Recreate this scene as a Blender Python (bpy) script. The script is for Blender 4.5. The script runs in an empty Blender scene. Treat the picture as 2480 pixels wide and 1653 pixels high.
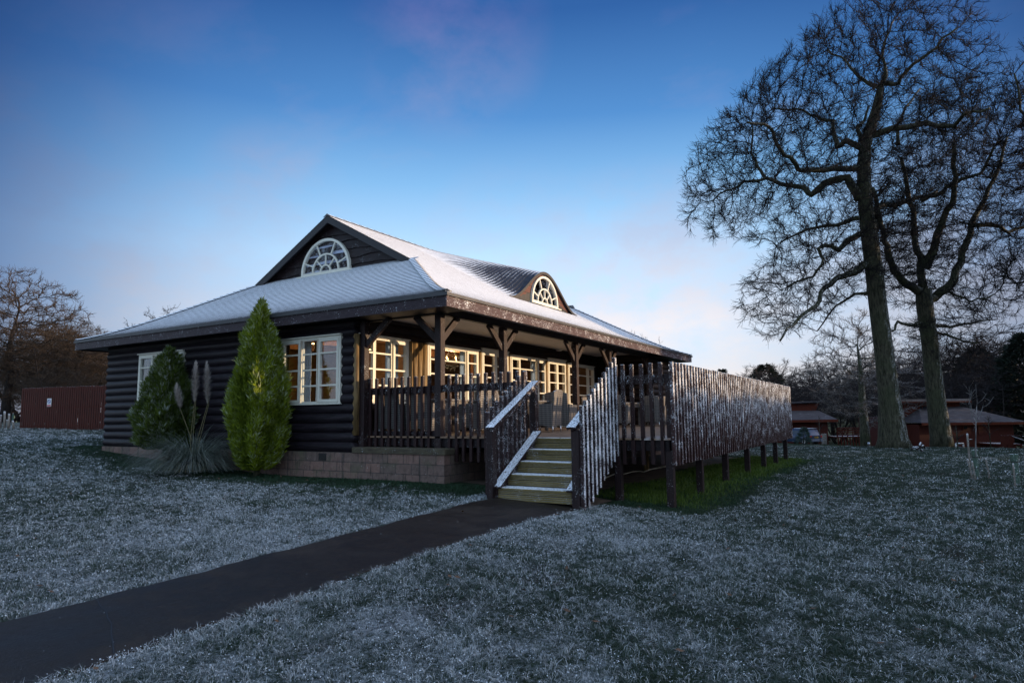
import bpy, math, random
import numpy as np
from math import sin, cos, pi, radians, sqrt, atan2
from mathutils import Vector, Matrix

random.seed(7)
rng = np.random.default_rng(11)
SC = bpy.context.scene
COL = SC.collection

# ------------------------------------------------------------------ camera
CAM = np.array([-9.955, -7.564, 0.374])
YAW, PITCH, ROLL, FPX = 0.53966, 0.10818, -0.01156, 1574.55
FWD = np.array([cos(YAW) * cos(PITCH), sin(YAW) * cos(PITCH), sin(PITCH)])
_R = np.array([sin(YAW), -cos(YAW), 0.0])
_U = np.cross(_R, FWD)
RGT = _R * cos(ROLL) + _U * sin(ROLL)
UPV = -_R * sin(ROLL) + _U * cos(ROLL)


def at(px, py, D):
    """world point seen at a pixel of the 2480 px wide photograph, D metres along the view axis (used to place far trees and cabins)"""
    return CAM + D * (FWD + RGT * (px - 1240.2) / FPX - UPV * (py - 835.25) / FPX)


cd = bpy.data.cameras.new('camera')
cam = bpy.data.objects.new('camera', cd)
COL.objects.link(cam)
cd.sensor_width = 36.0
cd.lens = FPX / 2480 * 36.0
cd.shift_y = 8.75 / 2480
cd.clip_start, cd.clip_end = 0.05, 3000
M = Matrix(((RGT[0], UPV[0], -FWD[0]), (RGT[1], UPV[1], -FWD[1]), (RGT[2], UPV[2], -FWD[2])))
cam.matrix_world = Matrix.Translation(Vector(CAM)) @ M.to_4x4()
SC.camera = cam


# ------------------------------------------------------------------ materials
class NT:
    def __init__(s, tree):
        s.t = tree
        s.n = tree.nodes
        s.l = tree.links

    def new(s, typ, **kw):
        n = s.n.new(typ)
        for k, v in kw.items():
            setattr(n, k, v)
        return n

    def link(s, a, b):
        s.l.new(a, b)

    def noise(s, vec, scale, detail=3, rough=0.55, out='Fac'):
        n = s.new('ShaderNodeTexNoise')
        n.inputs['Scale'].default_value = scale
        n.inputs['Detail'].default_value = detail
        n.inputs['Roughness'].default_value = rough
        if vec is not None:
            s.link(vec, n.inputs['Vector'])
        return n.outputs[out]

    def ramp(s, fac, stops):
        r = s.new('ShaderNodeValToRGB')
        e = r.color_ramp.elements
        while len(e) > 1:
            e.remove(e[-1])
        for i, (p, c) in enumerate(stops):
            el = e[0] if i == 0 else e.new(p)
            el.position = p
            el.color = (*c, 1) if len(c) == 3 else c
        s.link(fac, r.inputs['Fac'])
        return r.outputs['Color']

    def mrange(s, v, a, b, c=0.0, d=1.0):
        m = s.new('ShaderNodeMapRange')
        m.inputs['From Min'].default_value = a
        m.inputs['From Max'].default_value = b
        m.inputs['To Min'].default_value = c
        m.inputs['To Max'].default_value = d
        s.link(v, m.inputs['Value'])
        return m.outputs['Result']

    def math(s, op, a, b=None, c=None):
        m = s.new('ShaderNodeMath', operation=op)
        for i, v in enumerate((a, b, c)):
            if v is None:
                continue
            if isinstance(v, (int, float)):
                m.inputs[i].default_value = v
            else:
                s.link(v, m.inputs[i])
        return m.outputs[0]

    def mix(s, fac, a, b, blend='MIX'):
        m = s.new('ShaderNodeMix', data_type='RGBA', blend_type=blend)
        for sock, v in ((0, fac), (6, a), (7, b)):
            if isinstance(v, (int, float)):
                m.inputs[sock].default_value = v
            elif isinstance(v, tuple):
                m.inputs[sock].default_value = (*v, 1) if len(v) == 3 else v
            else:
                s.link(v, m.inputs[sock])
        return m.outputs[2]

    def mapping(s, vec, scale):
        m = s.new('ShaderNodeMapping')
        m.inputs['Scale'].default_value = scale
        s.link(vec, m.inputs['Vector'])
        return m.outputs['Vector']

    def bump(s, h, strength, dist=0.01):
        b = s.new('ShaderNodeBump')
        b.inputs['Strength'].default_value = strength
        b.inputs['Distance'].default_value = dist
        s.link(h, b.inputs['Height'])
        return b.outputs['Normal']

    def attr(s, name, out='Fac'):
        a = s.new('ShaderNodeAttribute')
        a.attribute_name = name
        return a.outputs[out]


def new_mat(name):
    m = bpy.data.materials.new(name)
    m.use_nodes = True
    nt = NT(m.node_tree)
    bsdf = nt.n['Principled BSDF']
    return m, nt, bsdf


SNOW = (0.80, 0.84, 0.90)


def timber(name, base, base2, grain=(1, 1, 12), frost=0.0, fscale=71.0, topsnow=0.0, ybias=0.0, rough=0.6, bump=0.25, zfade=None, spec=0.22, noise_s=3.0):
    """stained timber with grain; frost = share of the surface under frost specks, topsnow = cover on upward faces"""
    m, nt, b = new_mat(name)
    tc = nt.new('ShaderNodeTexCoord').outputs['Object']
    g = nt.noise(nt.mapping(tc, grain), noise_s, 5, 0.6)
    col = nt.ramp(g, [(0.3, base), (0.7, base2)])
    fac = None
    if frost > 0:
        n1 = nt.noise(tc, fscale, 4, 0.65)
        n2 = nt.noise(tc, 5.0, 2)
        s = nt.math('ADD', n1, nt.math('MULTIPLY', nt.math('SUBTRACT', n2, 0.5), 0.35))
        if zfade:
            sx = nt.new('ShaderNodeSeparateXYZ')
            nt.link(tc, sx.inputs[0])
            s = nt.math('ADD', s, nt.mrange(sx.outputs['Z'], zfade[0], zfade[1], zfade[2], 0.0))
        if ybias:
            gy = nt.new('ShaderNodeNewGeometry')
            sy = nt.new('ShaderNodeSeparateXYZ')
            nt.link(gy.outputs['Normal'], sy.inputs[0])
            s = nt.math('ADD', s, nt.math('MULTIPLY', nt.math('MAXIMUM', nt.math('MULTIPLY', sy.outputs['Y'], -1.0), 0.0), ybias))
        t = 0.5 + (0.5 - frost) * 0.36
        fac = nt.mrange(s, t, t + 0.045)
    if topsnow > 0:
        ge = nt.new('ShaderNodeNewGeometry')
        sz = nt.new('ShaderNodeSeparateXYZ')
        nt.link(ge.outputs['Normal'], sz.inputs[0])
        up = nt.mrange(sz.outputs['Z'], 0.45, 0.75)
        n3 = nt.noise(tc, 48.0, 3, 0.7)
        cover = nt.mrange(n3, 0.66 - topsnow * 0.34, 0.71 - topsnow * 0.34)
        ts = nt.math('MULTIPLY', up, cover)
        fac = ts if fac is None else nt.math('MAXIMUM', fac, ts)
    if fac is not None:
        col = nt.mix(fac, col, SNOW)
        nt.link(nt.mrange(fac, 0, 1, rough, 0.75), b.inputs['Roughness'])
        h = nt.math('ADD', nt.math('MULTIPLY', g, 0.6), fac)
    else:
        b.inputs['Roughness'].default_value = rough
        h = g
    nt.link(col, b.inputs['Base Color'])
    b.inputs['Specular IOR Level'].default_value = spec
    nt.link(nt.bump(h, bump, 0.006), b.inputs['Normal'])
    return m


def plain(name, c, rough=0.6, metal=0.0, var=0.25, scale=8.0, bump=0.0, emit=None, estr=0.0, spec=0.5):
    m, nt, b = new_mat(name)
    tc = nt.new('ShaderNodeTexCoord').outputs['Object']
    n = nt.noise(tc, scale, 4)
    lo = tuple(x * (1 - var) for x in c)
    hi = tuple(min(1, x * (1 + var)) for x in c)
    nt.link(nt.ramp(n, [(0.3, lo), (0.7, hi)]), b.inputs['Base Color'])
    b.inputs['Roughness'].default_value = rough
    b.inputs['Metallic'].default_value = metal
    b.inputs['Specular IOR Level'].default_value = spec
    if bump:
        nt.link(nt.bump(n, bump, 0.01), b.inputs['Normal'])
    if emit:
        b.inputs['Emission Color'].default_value = (*emit, 1)
        b.inputs['Emission Strength'].default_value = estr
    return m


def glass_mat(name, tint=(0.9, 0.93, 0.95), refl=1.0):
    m, nt, b = new_mat(name)
    nt.n.remove(b)
    out = nt.n['Material Output']
    tr = nt.new('ShaderNodeBsdfTransparent')
    tr.inputs['Color'].default_value = (*tint, 1)
    gl = nt.new('ShaderNodeBsdfGlossy')
    gl.inputs['Roughness'].default_value = 0.015
    gl.inputs['Color'].default_value = (0.95, 0.97, 1, 1)
    fr = nt.new('ShaderNodeLayerWeight')
    fr.inputs['Blend'].default_value = 0.5
    f = nt.math('MINIMUM', nt.math('MULTIPLY', nt.math('ADD', nt.math('MULTIPLY', nt.math('POWER', fr.outputs['Facing'], 5), 0.93), 0.065), refl), 1.0)
    mx = nt.new('ShaderNodeMixShader')
    nt.link(f, mx.inputs[0])
    nt.link(tr.outputs[0], mx.inputs[1])
    nt.link(gl.outputs[0], mx.inputs[2])
    nt.link(mx.outputs[0], out.inputs['Surface'])
    return m


MAT = {}
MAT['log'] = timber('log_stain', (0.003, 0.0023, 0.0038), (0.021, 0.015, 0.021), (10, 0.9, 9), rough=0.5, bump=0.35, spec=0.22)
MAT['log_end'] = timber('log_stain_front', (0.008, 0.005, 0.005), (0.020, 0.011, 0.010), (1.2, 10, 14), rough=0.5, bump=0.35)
MAT['vlog'] = timber('vertical_log', (0.04, 0.025, 0.012), (0.30, 0.20, 0.09), (14, 14, 1.0), rough=0.55, bump=0.5, noise_s=2.0)
MAT['fascia'] = timber('fascia_stain', (0.020, 0.013, 0.018), (0.042, 0.028, 0.036), (3, 3, 14), frost=0.06, fscale=49, rough=0.5, bump=0.2)
MAT['post'] = timber('post_stain', (0.012, 0.007, 0.008), (0.032, 0.018, 0.018), (14, 14, 1.2), frost=0.03, fscale=76, rough=0.5)
MAT['slat'] = timber('slat_stain', (0.012, 0.006, 0.007), (0.034, 0.015, 0.015), (16, 16, 1.4), frost=0.17, ybias=0.03, fscale=78, topsnow=0.6, rough=0.5, zfade=(-0.4, 0.7, -0.09))
MAT['slat_heavy'] = timber('slat_stain_windward', (0.012, 0.006, 0.007), (0.034, 0.015, 0.015), (16, 16, 1.4), frost=0.24, ybias=0.14, fscale=78, topsnow=0.6, rough=0.5, zfade=(-0.4, 0.7, -0.09))
MAT['slat_low'] = timber('slat_stain_dry', (0.012, 0.006, 0.007), (0.034, 0.015, 0.015), (16, 16, 1.4), frost=0.10, fscale=64, topsnow=0.6, rough=0.5, zfade=(0.5, 1.15, -0.10))
MAT['screen'] = timber('screen_slat_stain', (0.022, 0.009, 0.009), (0.052, 0.021, 0.019), (16, 16, 1.4), frost=0.33, ybias=0.06, fscale=69, topsnow=0.7, rough=0.5, zfade=(-0.45, 0.5, -0.10))
MAT['rail'] = timber('rail_stain', (0.012, 0.006, 0.007), (0.028, 0.014, 0.014), (2, 2, 14), frost=0.16, fscale=60, topsnow=0.75, rough=0.5)
MAT['rail_dark'] = timber('rim_stain', (0.008, 0.005, 0.007), (0.018, 0.011, 0.013), (2, 2, 14), frost=0.02, topsnow=0.3, rough=0.5)
MAT['handrail'] = timber('handrail_stain', (0.016, 0.008, 0.008), (0.034, 0.017, 0.017), (2, 2, 14), frost=0.2, fscale=60, topsnow=0.70, rough=0.6)
MAT['red_fence'] = timber('red_stain', (0.045, 0.008, 0.005), (0.09, 0.018, 0.010), (12, 12, 1.0), topsnow=0.5, rough=0.6, bump=0.2)
MAT['red_wall'] = timber('chalet_stain', (0.045, 0.009, 0.006), (0.090, 0.019, 0.011), (8, 8, 1.0), rough=0.6, bump=0.2)
MAT['orange_trim'] = timber('chalet_trim', (0.075, 0.013, 0.006), (0.11, 0.022, 0.009), (3, 3, 8), rough=0.6, bump=0.1)
MAT['cream'] = plain('cream_paint', (0.66, 0.64, 0.55), 0.45, var=0.05, scale=14)
MAT['soffit'] = plain('soffit_paint', (0.50, 0.46, 0.44), 0.6, var=0.06, scale=2)
MAT['glass'] = glass_mat('window_glass')
MAT['glass_dark'] = glass_mat('gable_glass', (0.92, 0.94, 0.97), 1.0)
MAT['glass_refl'] = glass_mat('reflective_glass', (0.35, 0.38, 0.42), 3.0)
MAT['metal'] = plain('brushed_metal', (0.6, 0.6, 0.62), 0.35, 1.0, var=0.1)
MAT['interior'] = timber('room_panelling', (0.12, 0.065, 0.034), (0.24, 0.135, 0.07), (2, 2, 10), rough=0.5, bump=0.2)
MAT['ceiling_wood'] = timber('room_ceiling_boards', (0.20, 0.095, 0.042), (0.32, 0.16, 0.075), (8, 1, 1), rough=0.45, bump=0.2)
MAT['carpet'] = plain('room_carpet', (0.12, 0.08, 0.06), 0.9)
MAT['curtain'] = plain('curtain_cloth', (0.42, 0.52, 0.66), 0.85, var=0.08)
MAT['sheer'] = plain('pale_blind', (0.60, 0.62, 0.72), 0.9, var=0.04)
MAT['bulb'] = plain('lit_bulb', (1, 0.8, 0.5), 0.4, emit=(1.0, 0.55, 0.16), estr=14.0)
MAT['lampglow'] = plain('lit_shade', (1, 0.85, 0.5), 0.4, emit=(1.0, 0.66, 0.24), estr=3.2)
MAT['black'] = plain('black_iron', (0.015, 0.014, 0.014), 0.5)
MAT['edge'] = plain('bargeboard_stain', (0.007, 0.006, 0.009), 0.5, var=0.3, scale=20, bump=0.2)
MAT['cheek'] = timber('dormer_board_stain', (0.07, 0.026, 0.020), (0.12, 0.045, 0.034), (1.5, 4, 12), frost=0.06, rough=0.55)
MAT['gable'] = timber('gable_board_stain', (0.009, 0.005, 0.006), (0.024, 0.014, 0.014), (4, 1.6, 13), frost=0.015, rough=0.5, bump=0.4)
MAT['tread'] = timber('grooved_tread', (0.13, 0.10, 0.035), (0.25, 0.19, 0.08), (12, 1.2, 10), frost=0.12, fscale=80, topsnow=0.74, rough=0.65)
MAT['stake'] = timber('stake_wood', (0.14, 0.12, 0.10), (0.28, 0.25, 0.22), (12, 12, 1), frost=0.2, topsnow=0.8, rough=0.8)
MAT['guard'] = timber('tree_guard_plastic', (0.05, 0.085, 0.065), (0.10, 0.15, 0.115), (6, 6, 2), frost=0.22, fscale=45, topsnow=0.5, rough=0.5)


def deck_mat():
    m, nt, b = new_mat('deck_boards')
    tc = nt.new('ShaderNodeTexCoord').outputs['Object']
    g = nt.noise(nt.mapping(tc, (1.0, 14, 1)), 3, 5)
    col = nt.ramp(g, [(0.3, (0.13, 0.075, 0.045)), (0.7, (0.28, 0.18, 0.115))])
    s = nt.new('ShaderNodeSeparateXYZ')
    nt.link(tc, s.inputs[0])
    # the wind has blown snow on to the open part of the deck; the boards under the roof stay bare
    edge = nt.math('MULTIPLY', nt.mrange(s.outputs['Y'], -0.7, -1.9), nt.mrange(s.outputs['X'], 0.05, 0.6, 0.45, 1))
    n = nt.noise(tc, 2.5, 5, 0.6)
    f = nt.mrange(nt.math('ADD', nt.math('MULTIPLY', edge, 0.8), n), 0.82, 1.12)
    nt.link(nt.mix(f, col, SNOW), b.inputs['Base Color'])
    b.inputs['Roughness'].default_value = 0.7
    nt.link(nt.bump(g, 0.2, 0.004), b.inputs['Normal'])
    return m


MAT['deck'] = deck_mat()


def roof_mat():
    m, nt, b = new_mat('snowy_tiles')
    tc = nt.new('ShaderNodeTexCoord').outputs['Object']
    cv = nt.attr('course')
    ge = nt.new('ShaderNodeNewGeometry')
    sz = nt.new('ShaderNodeSeparateXYZ')
    nt.link(ge.outputs['Normal'], sz.inputs[0])
    tile = nt.ramp(nt.noise(tc, 5, 4), [(0.3, (0.018, 0.020, 0.026)), (0.7, (0.045, 0.046, 0.052))])
    n1 = nt.noise(tc, 24, 4, 0.7)
    n2 = nt.noise(tc, 0.9, 4, 0.6)
    # thin snow: thick at the lower half of each tile, blown thin towards the next course, patchy
    amt = nt.math('ADD', nt.math('MULTIPLY', nt.math('SUBTRACT', n1, 0.5), 1.0), nt.math('MULTIPLY', nt.math('SUBTRACT', n2, 0.40), 1.0))
    sp = nt.new('ShaderNodeSeparateXYZ')
    nt.link(tc, sp.inputs[0])
    # less snow settled at the far, sheltered end
    amt = nt.math('ADD', amt, nt.mrange(sp.outputs['Y'], 0.5, 6.5, 0.0, -0.16))
    amt = nt.math('ADD', amt, nt.mrange(cv, 0.25, 1.0, 0.30, -0.10))
    amt = nt.math('ADD', amt, nt.mrange(sz.outputs['Z'], 0.70, 0.85, -0.40, 0.16))
    amt = nt.math('SUBTRACT', amt, nt.math('MULTIPLY', nt.attr('flank'), 0.62))
    eave = nt.attr('eave')
    amt = nt.math('ADD', amt, nt.mrange(eave, 0.0, 0.5, -0.20, 0.06))
    f = nt.mrange(amt, -0.10, 0.22)
    f = nt.math('MULTIPLY', f, nt.mrange(cv, -0.5, 0.0))
    nt.link(nt.mix(f, tile, (0.82, 0.86, 0.92)), b.inputs['Base Color'])
    nt.link(nt.mrange(f, 0, 1, 0.45, 0.8), b.inputs['Roughness'])
    nt.link(nt.bump(nt.math('ADD', n1, f), 0.3, 0.008), b.inputs['Normal'])
    return m


MAT['roof'] = roof_mat()


def block_mat():
    m, nt, b = new_mat('plinth_blocks')
    tc = nt.new('ShaderNodeTexCoord').outputs['UV']
    br = nt.new('ShaderNodeTexBrick')
    br.inputs['Scale'].default_value = 1.0
    br.inputs['Brick Width'].default_value = 0.39
    br.inputs['Row Height'].default_value = 0.19
    br.inputs['Mortar Size'].default_value = 0.009
    br.inputs['Color1'].default_value = (0.24, 0.13, 0.10, 1)
    br.inputs['Color2'].default_value = (0.11, 0.075, 0.062, 1)
    br.inputs['Mortar'].default_value = (0.03, 0.025, 0.022, 1)
    nt.link(tc, br.inputs['Vector'])
    ob = nt.new('ShaderNodeTexCoord').outputs['Object']
    n = nt.noise(ob, 9, 6, 0.7)
    col = nt.mix(0.42, br.outputs['Color'], nt.ramp(n, [(0.25, (0.035, 0.03, 0.027)), (0.75, (0.27, 0.19, 0.165))]), 'MIX')
    # dark water stains running down under the slats, green algae low down
    st = nt.noise(nt.mapping(ob, (1, 7, 0.7)), 2.0, 3)
    col = nt.mix(nt.mrange(st, 0.58, 0.66, 0, 0.75), col, (0.03, 0.028, 0.025))
    al = nt.noise(ob, 2.0, 4)
    col = nt.mix(nt.mrange(al, 0.52, 0.7, 0, 0.6), col, (0.07, 0.085, 0.04))
    fr = nt.mrange(nt.noise(ob, 40, 3, 0.6), 0.70, 0.74)
    col = nt.mix(nt.math('MULTIPLY', fr, 0.7), col, SNOW)
    nt.link(col, b.inputs['Base Color'])
    b.inputs['Roughness'].default_value = 0.85
    h = nt.math('ADD', nt.math('MULTIPLY', br.outputs['Fac'], -1.0), n)
    nt.link(nt.bump(h, 1.0, 0.03), b.inputs['Normal'])
    return m


MAT['block'] = block_mat()


def bark_mat(name, c1, c2, frost=0.3, moss=0.0, side=(-0.3, -0.9, 0.35)):
    m, nt, b = new_mat(name)
    tc = nt.new('ShaderNodeTexCoord').outputs['Object']
    v = nt.noise(nt.mapping(tc, (7, 7, 1.6)), 1.6, 6, 0.7)
    col = nt.ramp(v, [(0.35, c1), (0.65, c2)])
    if moss:
        mo = nt.noise(tc, 0.8, 4)
        col = nt.mix(nt.mrange(mo, 0.42, 0.62, 0, moss), col, (0.05, 0.06, 0.03))
    ge = nt.new('ShaderNodeNewGeometry')
    d = nt.new('ShaderNodeVectorMath', operation='DOT_PRODUCT')
    nt.link(ge.outputs['Normal'], d.inputs[0])
    L = sqrt(sum(x * x for x in side))
    d.inputs[1].default_value = tuple(x / L for x in side)
    # wind-driven snow caught in the bark on the weather side and on top of the boughs
    f = nt.math('ADD', nt.math('MULTIPLY', nt.math('SUBTRACT', v, 0.5), 1.5), nt.mrange(d.outputs['Value'], 0.1, 0.95, -0.55, 0.1 + frost * 0.4))
    fac = nt.math('MULTIPLY', nt.mrange(f, 0.05, 0.25), nt.mrange(nt.noise(tc, 11, 4, 0.7), 0.42, 0.6))
    col = nt.mix(nt.math('MULTIPLY', fac, min(1, frost * 2.2)), col, (0.62, 0.66, 0.72))
    nt.link(col, b.inputs['Base Color'])
    b.inputs['Roughness'].default_value = 0.85
    b.inputs['Specular IOR Level'].default_value = 0.2
    nt.link(nt.bump(v, 1.0, 0.07), b.inputs['Normal'])
    return m


MAT['oak_bark'] = bark_mat('oak_bark', (0.015, 0.015, 0.009), (0.100, 0.094, 0.064), 0.20, 0.5)
MAT['twig'] = bark_mat('oak_twigs', (0.008, 0.007, 0.008), (0.022, 0.019, 0.020), 0.03, 0.0, (0, -0.1, 1))
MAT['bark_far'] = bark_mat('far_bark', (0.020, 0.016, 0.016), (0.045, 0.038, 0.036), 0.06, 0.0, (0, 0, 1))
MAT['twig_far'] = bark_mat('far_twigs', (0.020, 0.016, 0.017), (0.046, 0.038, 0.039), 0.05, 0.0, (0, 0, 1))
MAT['twig_brown'] = bark_mat('hazel_twigs', (0.032, 0.024, 0.018), (0.08, 0.060, 0.045), 0.03, 0.0, (0, 0, 1))
MAT['twig_snow'] = bark_mat('snowy_twigs', (0.06, 0.05, 0.045), (0.16, 0.14, 0.13), 0.5, 0.0, (0, 0, 1))


def leaf_mat(name, c1, c2, frost=0.2, trans=0.25):
    m, nt, b = new_mat(name)
    a = nt.attr('tone')
    tip = nt.attr('frost')
    col = nt.ramp(a, [(0.0, c1), (1.0, c2)])
    col = nt.mix(nt.math('MULTIPLY', tip, frost), col, (0.86, 0.90, 0.95))
    nt.link(col, b.inputs['Base Color'])
    b.inputs['Roughness'].default_value = 0.6
    b.inputs['Specular IOR Level'].default_value = 0.25
    tr = nt.new('ShaderNodeBsdfTranslucent')
    nt.link(col, tr.inputs['Color'])
    mx = nt.new('ShaderNodeMixShader')
    mx.inputs[0].default_value = trans
    nt.link(b.outputs[0], mx.inputs[1])
    nt.link(tr.outputs[0], mx.inputs[2])
    nt.link(mx.outputs[0], nt.n['Material Output'].inputs['Surface'])
    return m


MAT['cypress'] = leaf_mat('cypress_sprays', (0.026, 0.052, 0.003), (0.27, 0.345, 0.022), 0.5)
MAT['cypress_dull'] = leaf_mat('juniper_sprays', (0.015, 0.032, 0.006), (0.115, 0.16, 0.022), 0.55)
MAT['pampas'] = leaf_mat('pampas_blades', (0.04, 0.06, 0.048), (0.15, 0.18, 0.125), 0.35)
MAT['plume'] = leaf_mat('pampas_plume', (0.34, 0.29, 0.25), (0.66, 0.58, 0.53), 0.4)
MAT['straw'] = leaf_mat('pampas_stems', (0.22, 0.19, 0.10), (0.36, 0.31, 0.17), 0.3)
MAT['grass'] = leaf_mat('frosted_grass', (0.005, 0.018, 0.010), (0.024, 0.060, 0.026), 0.92)
MAT['grass_green'] = leaf_mat('bare_green_grass', (0.028, 0.058, 0.008), (0.11, 0.18, 0.022), 0.1)
MAT['needles'] = leaf_mat('dark_needles', (0.005, 0.010, 0.006), (0.02, 0.030, 0.018), 0.05)
MAT['fir'] = leaf_mat('cut_fir_needles', (0.02, 0.045, 0.03), (0.06, 0.11, 0.075), 0.3)


# ------------------------------------------------------------------ ground height (thin plate spline through measured contacts)
GC = np.array([
    (-1.3, -2.7, -.925), (-5, -2.9, -.93), (-8, -3, -.94), (-9.95, -7.56, -.98), (.1, -4.45, -1.06), (3.6, -4.45, -1.0), (7.8, -4.45, -1.04),
    (11.3, -4.45, -1.08), (-.28, -.3, -.84), (-.28, 2.1, -.84), (-.28, 4.6, -.84), (-1.4, 5.5, -.78), (-.28, 9, -.62), (-.28, 11.5, -.43),
    (-3, 6, -.85), (-5, 2, -.9), (-3, 12, -.45), (3, 22, .02), (-1, 30, .1), (10, 40, .3), (6, 2, -.9), (12, 2, -.95), (20, 6, -1.3),
    (7.2, -8.9, -1.12), (14, -9.5, -1.25), (26.7, -6.7, -1.42), (28.2, -9.6, -1.42), (45, -3, -2.2), (60, 6, -2.7), (68, -1, -3.2), (62, -18, -3.7),
    (0, -12, -1.2), (-6, -12, -1.1), (-14, -8, -1.0), (-14, 0, -.9), (-12, 12, -.6), (-15, 30, 0), (100, 0, -4.2), (100, -40, -5), (40, -30, -2.6),
    (80, 60, -2.5), (0, 80, .4), (-60, 0, -.6), (0, -60, -2), (-60, -60, -1.2), (-60, 80, .2)], float)


def _tps():
    n = len(GC)
    d = np.sqrt(((GC[:, None, :2] - GC[None, :, :2]) ** 2).sum(-1)) + 1e-9
    K = d * d * np.log(d) + np.eye(n) * 0.5
    P = np.c_[np.ones(n), GC[:, :2]]
    A = np.zeros((n + 3, n + 3))
    A[:n, :n] = K
    A[:n, n:] = P
    A[n:, :n] = P.T
    return np.linalg.solve(A, np.r_[GC[:, 2], 0, 0, 0])


_W = _tps()


def gz(x, y):
    x = np.clip(np.asarray(x, float), -70, 110)
    y = np.clip(np.asarray(y, float), -65, 90)
    sh = np.broadcast(x, y).shape
    p = np.c_[np.broadcast_to(x, sh).ravel(), np.broadcast_to(y, sh).ravel()]
    out = np.empty(len(p))
    for i in range(0, len(p), 60000):
        q = p[i:i + 60000]
        d = np.sqrt(((q[:, None] - GC[None, :, :2]) ** 2).sum(-1)) + 1e-9
        out[i:i + 60000] = (d * d * np.log(d)) @ _W[:len(GC)] + _W[-3] + q @ _W[-2:]
    return out.reshape(sh) if sh else float(out[0])


def on_ground(px, py, D):
    p = at(px, py, D)
    return np.array([p[0], p[1], gz(p[0], p[1])])


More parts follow.
